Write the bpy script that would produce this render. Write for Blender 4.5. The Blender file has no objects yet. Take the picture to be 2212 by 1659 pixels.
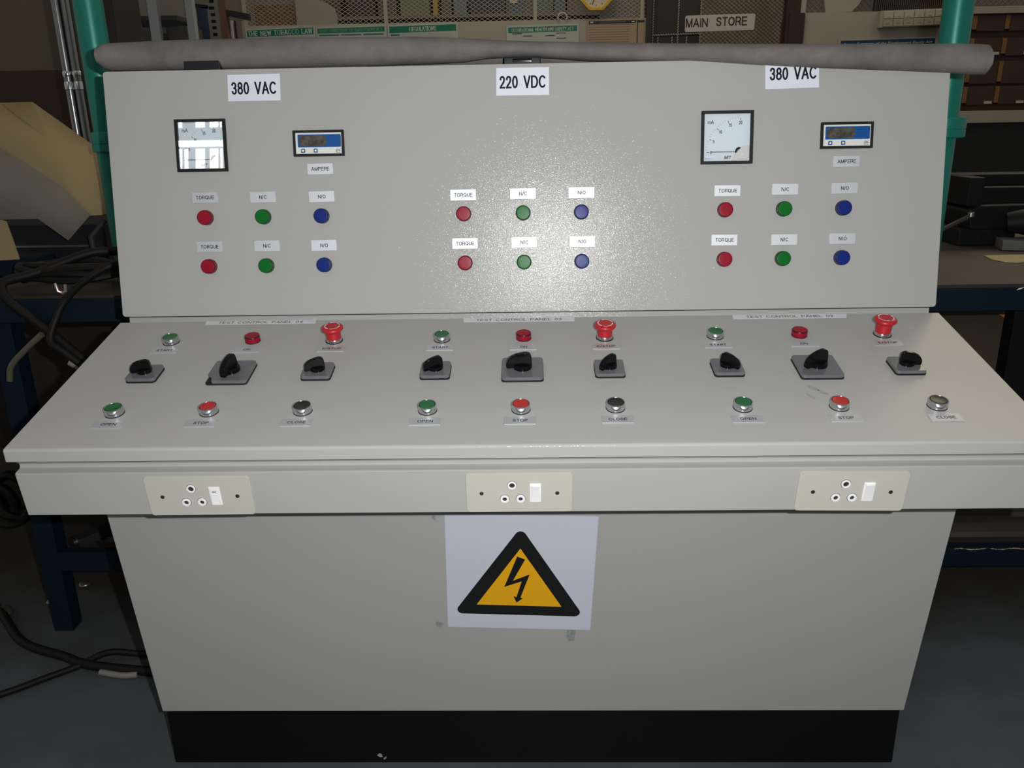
import bpy, bmesh, math, random
from mathutils import Matrix, Vector

random.seed(4)
SC = bpy.context.scene
COL = SC.collection

# ------------------------------------------------------------------ camera
cam_d = bpy.data.cameras.new('camera')
cam_d.sensor_width = 36.0
cam_d.lens = 36.0 * 1789.0 / 2212.0
cam_d.clip_start = 0.02
cam_d.clip_end = 100
cam = bpy.data.objects.new('camera', cam_d)
COL.objects.link(cam)
CAM = Vector((0.0103, 0.0, 1.3415))
rt = Vector((0.999683, 0.018546, -0.017009))
dn = Vector((-0.010525, -0.305788, -0.952041))
fw = Vector((-0.022857, 0.951919, -0.305496))
R3 = Matrix((rt, -dn, -fw)).transposed()
cam.matrix_world = Matrix.Translation(CAM) @ R3.to_4x4()
SC.camera = cam

# ------------------------------------------------------------------ light and exposure
SC.view_settings.view_transform = 'Standard'
SC.view_settings.look = 'None'
SC.view_settings.gamma = 1.0
SC.view_settings.use_curve_mapping = False
SC.view_settings.exposure = 0.0

world = bpy.data.worlds.new('workshop_daylight')
SC.world = world
world.use_nodes = True
bgn = world.node_tree.nodes['Background']
bgn.inputs['Color'].default_value = (1.0, 0.95, 0.87, 1)
bgn.inputs['Strength'].default_value = 0.24

def add_light(name, kind, loc, energy, color=(1, 1, 1), target=None, **kw):
    l = bpy.data.lights.new(name, kind)
    l.energy = energy
    l.color = color
    for k, v in kw.items():
        setattr(l, k, v)
    o = bpy.data.objects.new(name, l)
    COL.objects.link(o)
    o.location = loc
    if target is not None:
        o.rotation_euler = (Vector(target) - Vector(loc)).to_track_quat('-Z', 'Y').to_euler()
    return o

# the camera's own flash tube, a little beside and above the lens
FLASH = CAM + Vector((0.080, 0.0, 0.034))
add_light('camera_flash', 'SPOT', FLASH, 80.0, (1.0, 1.0, 0.985), target=(0.05, 1.5, 1.06),
          spot_size=math.radians(165), spot_blend=1.0, shadow_soft_size=0.008)
# warm roof light over the bay behind the console
add_light('roof_light_warm', 'AREA', (3.35, 4.9, 4.3), 32.0, (1.0, 0.84, 0.55), target=(1.5, 2.4, 0.8),
          shape='RECTANGLE', size=1.9, size_y=1.9)
add_light('roof_light_store', 'AREA', (0.0, 4.6, 4.4), 45.0, (1.0, 0.88, 0.68), target=(0, 6.6, 1.6),
          shape='RECTANGLE', size=3.0, size_y=0.6)

# ------------------------------------------------------------------ materials
MATS = {}
def mat(name, col, rough=0.5, metal=0.0, spec=0.5, bump=None, vary=None, coat=0.0, emit=None, trans=0.0, alpha=1.0, ior=1.45):
    """One procedural material. bump = (scale, strength, distance); vary = (scale, second colour, contrast)."""
    if name in MATS:
        return MATS[name]
    m = bpy.data.materials.new(name)
    m.use_nodes = True
    nt = m.node_tree
    b = nt.nodes['Principled BSDF']
    b.inputs['Base Color'].default_value = (*col, 1)
    b.inputs['Roughness'].default_value = rough
    b.inputs['Metallic'].default_value = metal
    b.inputs['Specular IOR Level'].default_value = spec
    b.inputs['Coat Weight'].default_value = coat
    b.inputs['Coat Roughness'].default_value = 0.08
    b.inputs['Transmission Weight'].default_value = trans
    b.inputs['Alpha'].default_value = alpha
    b.inputs['IOR'].default_value = ior
    tc = nt.nodes.new('ShaderNodeTexCoord')
    if vary:
        n = nt.nodes.new('ShaderNodeTexNoise')
        n.inputs['Scale'].default_value = vary[0]
        n.inputs['Detail'].default_value = 6
        n.inputs['Roughness'].default_value = 0.65
        nt.links.new(tc.outputs['Object'], n.inputs['Vector'])
        r = nt.nodes.new('ShaderNodeValToRGB')
        c = vary[2]
        r.color_ramp.elements[0].position = 0.5 - 0.25 / c
        r.color_ramp.elements[1].position = 0.5 + 0.25 / c
        r.color_ramp.elements[0].color = (*col, 1)
        r.color_ramp.elements[1].color = (*vary[1], 1)
        nt.links.new(n.outputs['Fac'], r.inputs['Fac'])
        nt.links.new(r.outputs['Color'], b.inputs['Base Color'])
    if bump:
        n = nt.nodes.new('ShaderNodeTexNoise')
        n.inputs['Scale'].default_value = bump[0]
        n.inputs['Detail'].default_value = 2
        nt.links.new(tc.outputs['Object'], n.inputs['Vector'])
        bp = nt.nodes.new('ShaderNodeBump')
        bp.inputs['Strength'].default_value = bump[1]
        bp.inputs['Distance'].default_value = bump[2]
        nt.links.new(n.outputs['Fac'], bp.inputs['Height'])
        nt.links.new(bp.outputs['Normal'], b.inputs['Normal'])
    if emit:
        b.inputs['Emission Color'].default_value = (*emit[0], 1)
        b.inputs['Emission Strength'].default_value = emit[1]
    MATS[name] = m
    return m

PAINT = mat('grey_powder_coat', (0.398, 0.397, 0.388), 0.55, spec=0.22, vary=(3.0, (0.384, 0.384, 0.376), 1.0))
def orange_peel(m, scale, strength, dist, weight, rough):
    nt = m.node_tree
    b = nt.nodes['Principled BSDF']
    tc = nt.nodes.new('ShaderNodeTexCoord')
    n = nt.nodes.new('ShaderNodeTexNoise')
    n.inputs['Scale'].default_value = scale
    n.inputs['Detail'].default_value = 1.0
    bp = nt.nodes.new('ShaderNodeBump')
    bp.inputs['Strength'].default_value = strength
    bp.inputs['Distance'].default_value = dist
    nt.links.new(tc.outputs['Object'], n.inputs['Vector'])
    nt.links.new(n.outputs['Fac'], bp.inputs['Height'])
    nt.links.new(bp.outputs['Normal'], b.inputs['Coat Normal'])
    soft = nt.nodes.new('ShaderNodeBump')
    soft.inputs['Strength'].default_value = strength * 0.10
    soft.inputs['Distance'].default_value = dist
    nt.links.new(n.outputs['Fac'], soft.inputs['Height'])
    nt.links.new(soft.outputs['Normal'], b.inputs['Normal'])
    b.inputs['Coat Weight'].default_value = weight
    b.inputs['Coat Roughness'].default_value = rough
    b.inputs['Coat IOR'].default_value = 1.5
orange_peel(PAINT, 700, 1.0, 0.00023, 0.27, 0.11)
BLACKPAINT = mat('black_plinth_paint', (0.004, 0.004, 0.004), 0.36, spec=0.3, bump=(120, 0.4, 0.0008))
SIGNWHITE = mat('white_sticker_paper', (0.72, 0.77, 0.86), 0.38)
PAPER = mat('white_paper_strip', (0.66, 0.68, 0.72), 0.55)
INK = mat('black_ink', (0.012, 0.014, 0.022), 0.6, spec=0.12)
HAZBLACK = mat('hazard_black_print', (0.008, 0.008, 0.008), 0.42)
HAZYELLOW = mat('hazard_yellow_print', (0.80, 0.40, 0.006), 0.45)
PLATE = mat('engraved_silver_plate', (0.62, 0.645, 0.69), 0.56, metal=0.75)
CHROME = mat('chrome', (0.62, 0.64, 0.66), 0.16, metal=1.0)
STEEL = mat('dull_steel', (0.35, 0.35, 0.36), 0.35, metal=1.0)
RUBBER = mat('black_rubber', (0.012, 0.012, 0.013), 0.6)
BLACKGLOSS = mat('black_gloss_plastic', (0.004, 0.004, 0.005), 0.10, spec=0.22)
BLACKMATT = mat('black_matt_plastic', (0.014, 0.015, 0.018), 0.5, spec=0.25)
COVERGREY = mat('smoky_plate_plastic', (0.115, 0.118, 0.13), 0.17, spec=0.6, vary=(60, (0.14, 0.143, 0.155), 1.0))
CAPGREEN = mat('green_cap', (0.010, 0.115, 0.035), 0.35)
CAPRED = mat('red_cap', (0.42, 0.018, 0.018), 0.35)
CAPBLACK = mat('black_cap', (0.012, 0.012, 0.013), 0.35)
LENSRED = mat('red_lens', (0.28, 0.005, 0.021), 0.36, spec=0.22)
LENSGREEN = mat('green_lens', (0.003, 0.130, 0.018), 0.36, spec=0.22)
LENSBLUE = mat('blue_lens', (0.008, 0.022, 0.185), 0.36, spec=0.22)
LENSRIM = mat('lens_shadow_ring', (0.010, 0.008, 0.012), 0.3)
ESTOPRED = mat('emergency_red', (0.44, 0.014, 0.022), 0.36)
WHITEINK = mat('white_print', (0.85, 0.82, 0.80), 0.5)
DIAL = mat('dial_white', (0.66, 0.74, 0.82), 0.55)
DIALCREAM = mat('dial_cover_cream', (0.62, 0.63, 0.62), 0.45)
FACECREAM = mat('instrument_face_cream', (0.72, 0.74, 0.72), 0.5)
WINBLUE = mat('display_blue', (0.012, 0.085, 0.30), 0.22)
DISPDARK = mat('display_dark', (0.035, 0.032, 0.03), 0.20, vary=(90, (0.12, 0.11, 0.095), 1.4))
BTNBLUE = mat('button_blue', (0.015, 0.10, 0.22), 0.4)
SOCKCREAM = mat('socket_cream', (0.50, 0.485, 0.435), 0.42)
SOCKWHITE = mat('socket_white', (0.82, 0.82, 0.84), 0.35)
HOLE = mat('socket_hole', (0.03, 0.03, 0.03), 0.7)
SCREWMAT = mat('screw_steel', (0.18, 0.19, 0.18), 0.4, metal=1.0)
ROLL = mat('grey_foam_cloth', (0.120, 0.112, 0.112), 0.95, spec=0.1, bump=(300, 0.5, 0.001), vary=(11, (0.215, 0.200, 0.196), 1.1))
SMUDGE = mat('grey_smudge', (0.20, 0.20, 0.21), 0.6, vary=(160, (0.36, 0.36, 0.37), 1.5))

def glass_mat():
    m = bpy.data.materials.new('clear_cover_glass')
    m.use_nodes = True
    nt = m.node_tree
    nt.nodes.remove(nt.nodes['Principled BSDF'])
    out = nt.nodes['Material Output']
    t = nt.nodes.new('ShaderNodeBsdfTransparent')
    g = nt.nodes.new('ShaderNodeBsdfGlossy')
    g.inputs['Roughness'].default_value = 0.012
    fr = nt.nodes.new('ShaderNodeFresnel')
    fr.inputs['IOR'].default_value = 1.5
    mx = nt.nodes.new('ShaderNodeMixShader')
    nt.links.new(fr.outputs['Fac'], mx.inputs['Fac'])
    nt.links.new(t.outputs[0], mx.inputs[1])
    nt.links.new(g.outputs[0], mx.inputs[2])
    nt.links.new(mx.outputs[0], out.inputs['Surface'])
    return m
GLASS = glass_mat()

# ------------------------------------------------------------------ mesh builder
_TEXT = {}
def text_geo(s, shear=0.0, weight=0.012):
    key = (s, shear, weight)
    if key not in _TEXT:
        c = bpy.data.curves.new('lettering', 'FONT')
        c.body = s
        c.resolution_u = 3
        c.shear = shear
        c.offset = weight
        o = bpy.data.objects.new('lettering', c)
        COL.objects.link(o)
        dg = bpy.context.evaluated_depsgraph_get()
        me = bpy.data.meshes.new_from_object(o.evaluated_get(dg), depsgraph=dg)
        vs = [v.co.copy() for v in me.vertices]
        fs = [tuple(p.vertices) for p in me.polygons]
        COL.objects.unlink(o)
        bpy.data.objects.remove(o)
        bpy.data.curves.remove(c)
        bpy.data.meshes.remove(me)
        x0 = min(v.x for v in vs); x1 = max(v.x for v in vs)
        y0 = min(v.y for v in vs); y1 = max(v.y for v in vs)
        _TEXT[key] = ([((v.x - x0) / (x1 - x0) - 0.5, (v.y - y0) / (y1 - y0) - 0.5) for v in vs], fs)
    return _TEXT[key]

def _arc(cx, cy, rx, ry, a0, a1, n=14):
    return [(cx + rx * math.cos(math.radians(a0 + (a1 - a0) * k / n)), cy + ry * math.sin(math.radians(a0 + (a1 - a0) * k / n))) for k in range(n + 1)]
_P = [(0, 1), (0.55, 1)] + _arc(0.55, 0.735, 0.45, 0.265, 90, -90, 10) + [(0, 0.47)]
GLYPH = {   # relative width, strokes on a unit cell
 'A': (.68, [[(0, 0), (.5, 1)], [(.5, 1), (1, 0)], [(.18, .33), (.82, .33)]]),
 'B': (.60, [_P[:-1] + [(0, .47)], [(0, 1), (0, 0)], [(0, 0), (.55, 0)] + _arc(.55, .245, .45, .235, -90, 90, 10)]),
 'C': (.70, [_arc(.52, .5, .52, .5, 38, 322, 26)]),
 'D': (.66, [[(0, 0), (0, 1)], [(0, 1), (.42, 1)] + _arc(.42, .5, .58, .5, 90, -90, 16) + [(0, 0)]]),
 'E': (.56, [[(0, 0), (0, 1)], [(0, 1), (1, 1)], [(0, 0), (1, 0)], [(0, .52), (.92, .52)]]),
 'F': (.52, [[(0, 0), (0, 1)], [(0, 1), (1, 1)], [(0, .5), (.85, .5)]]),
 'G': (.72, [_arc(.52, .5, .52, .5, 38, 345, 26), [(.58, .44), (1, .44)], [(1, .44), (1, 0)]]),
 'H': (.64, [[(0, 0), (0, 1)], [(1, 0), (1, 1)], [(0, .52), (1, .52)]]),
 'I': (.02, [[(.5, 0), (.5, 1)]]),
 'L': (.50, [[(0, 0), (0, 1)], [(0, 0), (1, 0)]]),
 'M': (.74, [[(0, 0), (0, 1)], [(0, 1), (.5, 0)], [(.5, 0), (1, 1)], [(1, 1), (1, 0)]]),
 'N': (.64, [[(0, 0), (0, 1)], [(0, 1), (1, 0)], [(1, 0), (1, 1)]]),
 'O': (.74, [_arc(.5, .5, .5, .5, 0, 360, 30)]),
 'P': (.58, [[(0, 0), (0, 1)], _P]),
 'Q': (.74, [_arc(.5, .5, .5, .5, 0, 360, 30), [(.58, .27), (.98, -.03)]]),
 'R': (.62, [[(0, 0), (0, 1)], _P, [(.50, .47), (.80, .40), (.88, .28), (.90, .10), (.97, 0)]]),
 'S': (.60, [[(.94, .72), (.88, .89), (.70, .98), (.5, 1), (.28, .98), (.10, .88), (.06, .74), (.12, .62), (.30, .555), (.5, .51), (.72, .455), (.90, .37), (.95, .26), (.90, .11), (.72, .02), (.5, 0), (.26, .02), (.08, .12), (.03, .28)]]),
 'T': (.56, [[(0, 1), (1, 1)], [(.5, 1), (.5, 0)]]),
 'U': (.64, [[(0, 1), (0, .34)] + _arc(.5, .34, .5, .34, 180, 360, 14) + [(1, 1)]]),
 'V': (.64, [[(0, 1), (.5, 0)], [(.5, 0), (1, 1)]]),
 'W': (.92, [[(0, 1), (.25, 0)], [(.25, 0), (.5, 1)], [(.5, 1), (.75, 0)], [(.75, 0), (1, 1)]]),
 'Y': (.64, [[(0, 1), (.5, .42)], [(.5, .42), (1, 1)], [(.5, .42), (.5, 0)]]),
 '/': (.22, [[(0, -.02), (1, 1.02)]]),
 '0': (.50, [_arc(.5, .5, .5, .5, 0, 360, 28)]),
 '1': (.30, [[(.1, .76), (.6, 1)], [(.6, 1), (.6, 0)]]),
 '2': (.50, [[(.04, .70), (.10, .88), (.28, .98), (.5, 1), (.74, .97), (.92, .84), (.94, .70), (.86, .55), (.60, .37), (.25, .17), (.04, 0)], [(.04, 0), (1, 0)]]),
 '3': (.50, [[(.05, .76), (.14, .92), (.34, 1), (.5, 1), (.74, .97), (.90, .86), (.90, .68), (.78, .57), (.55, .53), (.38, .53)], [(.55, .53), (.80, .48), (.96, .36), (.96, .2), (.84, .06), (.6, 0), (.42, 0), (.18, .06), (.03, .24)]]),
 '4': (.52, [[(.76, 0), (.76, 1)], [(.76, 1), (0, .28)], [(0, .28), (1, .28)]]),
 '5': (.50, [[(.92, 1), (.22, 1)], [(.22, 1), (.10, .46), (.30, .60), (.5, .64), (.75, .60), (.95, .45), (.97, .3), (.88, .1), (.65, 0), (.45, 0), (.2, .04), (.03, .2)]]),
 '8': (.50, [_arc(.5, .76, .42, .24, 0, 360, 22), _arc(.5, .27, .5, .27, 0, 360, 24)]),
}
def stroke_geo(s, w, h, t, shear=0.0, serif=False):
    """Lettering of even strokes that fills a w by h box; t is the stroke's width."""
    gap = 0.13 + t / h
    space = 0.36
    adv = []
    for i, c in enumerate(s):
        adv.append(space if c == ' ' else GLYPH[c][0])
    tot = 0.0
    xs = []
    for i, c in enumerate(s):
        xs.append(tot)
        tot += adv[i] + (gap if i < len(s) - 1 else 0)
    k = (w - t) / tot
    H = h - t
    V = []; F = []
    def quadstrip(P):
        n = len(P)
        for a in range(n - 1):
            p, q = Vector(P[a]), Vector(P[a + 1])
            d = (q - p)
            if d.length < 1e-9:
                continue
            d.normalize()
            e0 = 0.5 * t if a == 0 else 0.2 * t
            e1 = 0.5 * t if a == n - 2 else 0.2 * t
            if n > 3:
                e0 = min(e0, 0.12 * t); e1 = min(e1, 0.12 * t)
            m = Vector((-d.y, d.x)) * t / 2
            b = len(V)
            for r in (p - d * e0 - m, q + d * e1 - m, q + d * e1 + m, p - d * e0 + m):
                V.append((r.x + shear * r.y, r.y))
            F.append((b, b + 1, b + 2, b + 3))
    for i, c in enumerate(s):
        if c == ' ':
            continue
        gw = adv[i] * k
        for st in GLYPH[c][1]:
            P = [(-w / 2 + t / 2 + xs[i] * k + x * gw, -h / 2 + t / 2 + y * H) for x, y in st]
            quadstrip(P)
            if serif:
                for e, nb in ((0, 1), (-1, -2)):
                    y = st[e][1]
                    if abs(y - round(y)) < 0.01 and abs(st[nb][1] - y) > 0.2 and len(st) < 5:
                        x, yy = P[e]
                        r = 0.10 * H + t * 0.6
                        yb = yy - t * 0.5 if y < 0.5 else yy + t * 0.1
                        b = len(V)
                        for q in ((x - r, yb), (x + r, yb), (x + r, yb + t * 0.45), (x - r, yb + t * 0.45)):
                            V.append((q[0] + shear * q[1], q[1]))
                        F.append((b, b + 1, b + 2, b + 3))
    return V, F

class MB:
    """Collects shapes into one mesh."""
    def __init__(self):
        self.bm = bmesh.new()
        self.mats = []
    def mi(self, m):
        if m not in self.mats:
            self.mats.append(m)
        return self.mats.index(m)
    def _take(self, verts, faces, m, M=None):
        k = self.mi(m)
        vv = [self.bm.verts.new((M @ Vector(v)) if M is not None else Vector(v)) for v in verts]
        out = []
        for f in faces:
            try:
                fc = self.bm.faces.new([vv[i] for i in f])
                fc.material_index = k
                out.append(fc)
            except ValueError:
                pass
        return vv, out
    def _merge(self, b, m):
        k = self.mi(m)
        for f in b.faces:
            f.material_index = k
        me = bpy.data.meshes.new('tmp')
        b.to_mesh(me)
        b.free()
        self.bm.from_mesh(me)
        bpy.data.meshes.remove(me)
    def box(self, lo, hi, m, bevel=0.0, seg=2, M=None):
        lo = Vector(lo); hi = Vector(hi)
        b = bmesh.new()
        bmesh.ops.create_cube(b, size=1.0, matrix=Matrix.Translation((lo + hi) / 2) @ Matrix.Diagonal((*(hi - lo), 1)))
        if bevel > 0:
            bmesh.ops.bevel(b, geom=list(b.edges), offset=bevel, segments=seg, affect='EDGES', profile=0.5)
        if M is not None:
            bmesh.ops.transform(b, matrix=M, verts=list(b.verts))
        self._merge(b, m)
        return self
    def prism(self, poly, h0, h1, m, axis='Z', bevel=0.0, seg=2, M=None, angle=0.35):
        """Extrude a 2D outline. axis Z: (x, y); axis X: outline is (y, z), extruded along x."""
        b = bmesh.new()
        if axis == 'Z':
            P = lambda p, h: (p[0], p[1], h)
        else:
            P = lambda p, h: (h, p[0], p[1])
        lo = [b.verts.new(P(p, h0)) for p in poly]
        hi = [b.verts.new(P(p, h1)) for p in poly]
        n = len(poly)
        b.faces.new(lo[::-1]); b.faces.new(hi)
        for i in range(n):
            b.faces.new((lo[i], lo[(i + 1) % n], hi[(i + 1) % n], hi[i]))
        bmesh.ops.recalc_face_normals(b, faces=list(b.faces))
        if bevel > 0:
            es = [e for e in b.edges if len(e.link_faces) == 2 and e.calc_face_angle() > angle]
            bmesh.ops.bevel(b, geom=es, offset=bevel, segments=seg, affect='EDGES', profile=0.5, clamp_overlap=True)
        if M is not None:
            bmesh.ops.transform(b, matrix=M, verts=list(b.verts))
        self._merge(b, m)
        return self
    def lathe(self, prof, m, n=40, M=None, mats=None):
        """Revolve (r, z) pairs about Z. mats: optional material per band."""
        verts = []; rings = []
        for r, z in prof:
            if r < 1e-7:
                rings.append([len(verts)]); verts.append((0, 0, z))
            else:
                rings.append(list(range(len(verts), len(verts) + n)))
                verts += [(r * math.cos(2 * math.pi * i / n), r * math.sin(2 * math.pi * i / n), z) for i in range(n)]
        vv = [self.bm.verts.new((M @ Vector(v)) if M is not None else Vector(v)) for v in verts]
        for k in range(len(prof) - 1):
            a, b_ = rings[k], rings[k + 1]
            km = self.mi(mats[k] if mats else m)
            for i in range(n):
                j = (i + 1) % n
                if len(a) == 1 and len(b_) == 1:
                    continue
                if len(a) == 1:
                    q = [a[0], b_[i], b_[j]]
                elif len(b_) == 1:
                    q = [a[i], a[j], b_[0]]
                else:
                    q = [a[i], a[j], b_[j], b_[i]]
                f = self.bm.faces.new([vv[x] for x in q])
                f.material_index = km
        return self
    def tube(self, path, r, m, n=12, cap=True, M=None):
        pts = [Vector(p) for p in path]
        rs = list(r) if hasattr(r, '__len__') else [r] * len(pts)
        rings = []; up = None
        for i, p in enumerate(pts):
            d = (pts[min(i + 1, len(pts) - 1)] - pts[max(i - 1, 0)]).normalized()
            if up is None:
                up = Vector((0, 0, 1)) if abs(d.z) < 0.9 else Vector((1, 0, 0))
            a = (up - d * up.dot(d)).normalized()
            up = a
            c = d.cross(a)
            ring = []
            for k in range(n):
                t = 2 * math.pi * k / n
                q = p + (a * math.cos(t) + c * math.sin(t)) * rs[i]
                ring.append(self.bm.verts.new((M @ q) if M is not None else q))
            rings.append(ring)
        k_ = self.mi(m)
        for i in range(len(rings) - 1):
            for k in range(n):
                f = self.bm.faces.new((rings[i][k], rings[i][(k + 1) % n], rings[i + 1][(k + 1) % n], rings[i + 1][k]))
                f.material_index = k_
        if cap:
            for ring, rev in ((rings[0], False), (rings[-1], True)):
                f = self.bm.faces.new(ring[::-1] if not rev else ring)
                f.material_index = k_
        return self
    def poly(self, pts, m, M=None):
        self._take(pts, [tuple(range(len(pts)))], m, M)
        return self
    def rect(self, x0, y0, x1, y1, z, m, M=None):
        return self.poly([(x0, y0, z), (x1, y0, z), (x1, y1, z), (x0, y1, z)], m, M)
    def text(self, s, cx, cy, w, h, z, m, M=None, shear=0.0, weight=0.145, serif=False):
        if all(c == ' ' or c in GLYPH for c in s):
            vs, fs = stroke_geo(s, w, h, h * weight, shear, serif)
            for n_, f in enumerate(fs):     # overlapping strokes, each a hair above the last
                self._take([(cx + vs[q][0], cy + vs[q][1], z + 2e-7 * n_) for q in f], [(0, 1, 2, 3)], m, M)
        else:
            vs, fs = text_geo(s, shear, 0.0)
            for n_, dx in enumerate((-0.006, 0.006)):
                self._take([(cx + x * w + dx * h, cy + y * h, z + 4e-6 * n_) for x, y in vs], fs, m, M)
        return self
    def build(self, name, parent=None, M=None, smooth=True, sharp=40, weighted=True):
        bmesh.ops.recalc_face_normals(self.bm, faces=list(self.bm.faces))
        me = bpy.data.meshes.new(name)
        self.bm.to_mesh(me)
        self.bm.free()
        for m in self.mats:
            me.materials.append(m)
        if smooth and len(me.polygons):
            me.polygons.foreach_set('use_smooth', [True] * len(me.polygons))
            me.set_sharp_from_angle(angle=math.radians(sharp))
        o = put(name, me, parent, M)
        if smooth and weighted:
            wn = o.modifiers.new('normals', 'WEIGHTED_NORMAL')
            wn.keep_sharp = True
            wn.weight = 100
        return o

WM = {}
def put(name, data, parent=None, M=None):
    """Link an object; M is its matrix in the world."""
    o = bpy.data.objects.new(name, data)
    COL.objects.link(o)
    M = M if M is not None else (WM[parent.name] if parent is not None else Matrix.Identity(4))
    WM[o.name] = M.copy()
    if parent is not None:
        o.parent = parent
        o.matrix_parent_inverse = Matrix.Identity(4)
        o.matrix_basis = WM[parent.name].inverted() @ M
    else:
        o.matrix_basis = M
    return o
I4 = Matrix.Identity(4)
def wpart(mb, name, parent, **k):
    """A part whose shape was given in world coordinates."""
    return mb.build(name, parent, I4, **k)
def tag(o, label=None, cat=None, group=None, kind=None):
    if label: o['label'] = label
    if cat: o['category'] = cat
    if group: o['group'] = group
    if kind: o['kind'] = kind
    return o
def thing(name, label, cat, loc=(0, 0, 0), group=None):
    return tag(put(name, None, None, Matrix.Translation(loc)), label, cat, group)
def copy_to(src, M, parent=None, children=None):
    """Copy of a part with copies of its sub-parts, at world matrix M."""
    o = src.copy()
    COL.objects.link(o)
    WM[o.name] = M.copy()
    o.parent = parent
    if parent is not None:
        o.matrix_parent_inverse = Matrix.Identity(4)
        o.matrix_basis = WM[parent.name].inverted() @ M
    else:
        o.matrix_basis = M
    for ch in list(src.children):
        copy_to(ch, M @ WM[src.name].inverted() @ WM[ch.name], o)
    return o
def frame(lo, hi):
    """Local frame of a sloping face: x along the console, y up the face, z out of it."""
    v = Vector((0, hi[0] - lo[0], hi[1] - lo[1])).normalized()
    u = Vector((1, 0, 0))
    n = u.cross(v)
    M = Matrix((u, v, n)).transposed().to_4x4()
    M.translation = Vector((0, lo[0], lo[1]))
    return M
def T(x, y, z=0.0, rz=0.0):
    return Matrix.Translation((x, y, z)) @ Matrix.Rotation(rz, 4, 'Z')
def rrect(w, h, r, n=5):
    pts = []
    for cx, cy, a0 in ((w/2 - r, h/2 - r, 0), (-w/2 + r, h/2 - r, 90), (-w/2 + r, -h/2 + r, 180), (w/2 - r, -h/2 + r, 270)):
        for k in range(n + 1):
            a = math.radians(a0 + 90 * k / n)
            pts.append((cx + r * math.cos(a), cy + r * math.sin(a)))
    return pts
def round_poly(pts, r, n=6):
    out = []
    N = len(pts)
    for i in range(N):
        p = Vector(pts[i]); a = Vector(pts[i - 1]) - p; b = Vector(pts[(i + 1) % N]) - p
        a.normalize(); b.normalize()
        ang = a.angle(b)
        d = r / math.tan(ang / 2)
        c = p + (a + b).normalized() * (r / math.sin(ang / 2))
        s = p + a * d - c; e = p + b * d - c
        a0 = math.atan2(s.y, s.x); a1 = math.atan2(e.y, e.x)
        da = (a1 - a0 + math.pi) % (2 * math.pi) - math.pi
        for k in range(n + 1):
            t = a0 + da * k / n
            out.append((c.x + r * math.cos(t), c.y + r * math.sin(t)))
    return out

PANEL = frame((1.565, 0.985), (1.639, 1.4375))
DESK = frame((1.144, 0.881), (1.552, 0.977))
APRON = frame((1.1666, 0.7576), (1.1556, 0.8345))
CABF = frame((1.4585, 0.1456), (1.385, 0.6415))
HW = 0.785

# ------------------------------------------------------------------ setting
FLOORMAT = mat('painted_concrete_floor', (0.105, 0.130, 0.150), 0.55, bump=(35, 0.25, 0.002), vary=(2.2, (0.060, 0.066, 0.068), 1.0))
OLIVE = mat('old_plaster_olive', (0.150, 0.132, 0.095), 0.85, vary=(3, (0.120, 0.106, 0.076), 1))
BROWNWALL = mat('brown_dado', (0.065, 0.038, 0.023), 0.7, vary=(5, (0.042, 0.027, 0.017), 1))
CREAMWALL = mat('cream_panel_paint', (0.30, 0.275, 0.225), 0.6, vary=(4, (0.27, 0.245, 0.20), 1))
STOREWALL = mat('store_wall', (0.20, 0.185, 0.15), 0.8, vary=(3, (0.16, 0.15, 0.12), 1))
def dirt_and_shade_zone(m):
    """Dirt brown and under-bench shade painted into the floor colour, with a ragged edge."""
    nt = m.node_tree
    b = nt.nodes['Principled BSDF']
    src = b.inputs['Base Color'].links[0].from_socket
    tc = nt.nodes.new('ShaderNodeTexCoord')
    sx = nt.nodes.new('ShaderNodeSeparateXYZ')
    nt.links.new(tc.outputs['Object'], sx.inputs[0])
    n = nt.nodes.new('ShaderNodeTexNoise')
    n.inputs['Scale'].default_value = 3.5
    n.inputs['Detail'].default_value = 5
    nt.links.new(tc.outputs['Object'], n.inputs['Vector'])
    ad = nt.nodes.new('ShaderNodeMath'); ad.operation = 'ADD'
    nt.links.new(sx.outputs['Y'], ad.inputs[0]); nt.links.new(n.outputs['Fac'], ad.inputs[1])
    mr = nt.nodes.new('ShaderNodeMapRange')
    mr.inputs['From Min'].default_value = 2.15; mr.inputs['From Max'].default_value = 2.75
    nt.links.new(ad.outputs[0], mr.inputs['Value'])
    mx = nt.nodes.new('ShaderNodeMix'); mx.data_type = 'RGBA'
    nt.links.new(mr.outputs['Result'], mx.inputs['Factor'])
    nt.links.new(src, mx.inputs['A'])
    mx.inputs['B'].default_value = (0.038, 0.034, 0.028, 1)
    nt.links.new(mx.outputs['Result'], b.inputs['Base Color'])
dirt_and_shade_zone(FLOORMAT)
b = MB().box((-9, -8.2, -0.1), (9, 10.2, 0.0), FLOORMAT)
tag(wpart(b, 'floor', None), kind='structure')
b = MB().box((-1.90, 6.0, 0), (0.80, 6.06, 1.962), CREAMWALL)
b.box((1.845, 6.0, 0), (3.6, 6.06, 1.972), CREAMWALL)
tag(wpart(b, 'wall_back', None), kind='structure')
b = MB().box((-4.5, 9.5, 0), (6.0, 9.6, 3.4), STOREWALL)
tag(wpart(b, 'wall_store', None), kind='structure')
b = MB().box((-5.5, 4.95, 1.645), (-2.36, 5.05, 3.4), OLIVE)
b.box((-5.5, 4.95, 0), (-2.36, 5.06, 1.645), BROWNWALL)
tag(wpart(b, 'wall_left', None), kind='structure')
b = MB()
WX = [(-4.78, -4.735), (-4.70, -4.65), (-4.545, -4.42), (-4.35, -4.235), (-4.205, -4.175)]
b.box((-9, -8.2, 0), (9, -8.05, 5.6), mat('front_wall_paint', (0.42, 0.47, 0.52), 0.8))
tag(wpart(b, 'wall_front', None), kind='structure')
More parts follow.
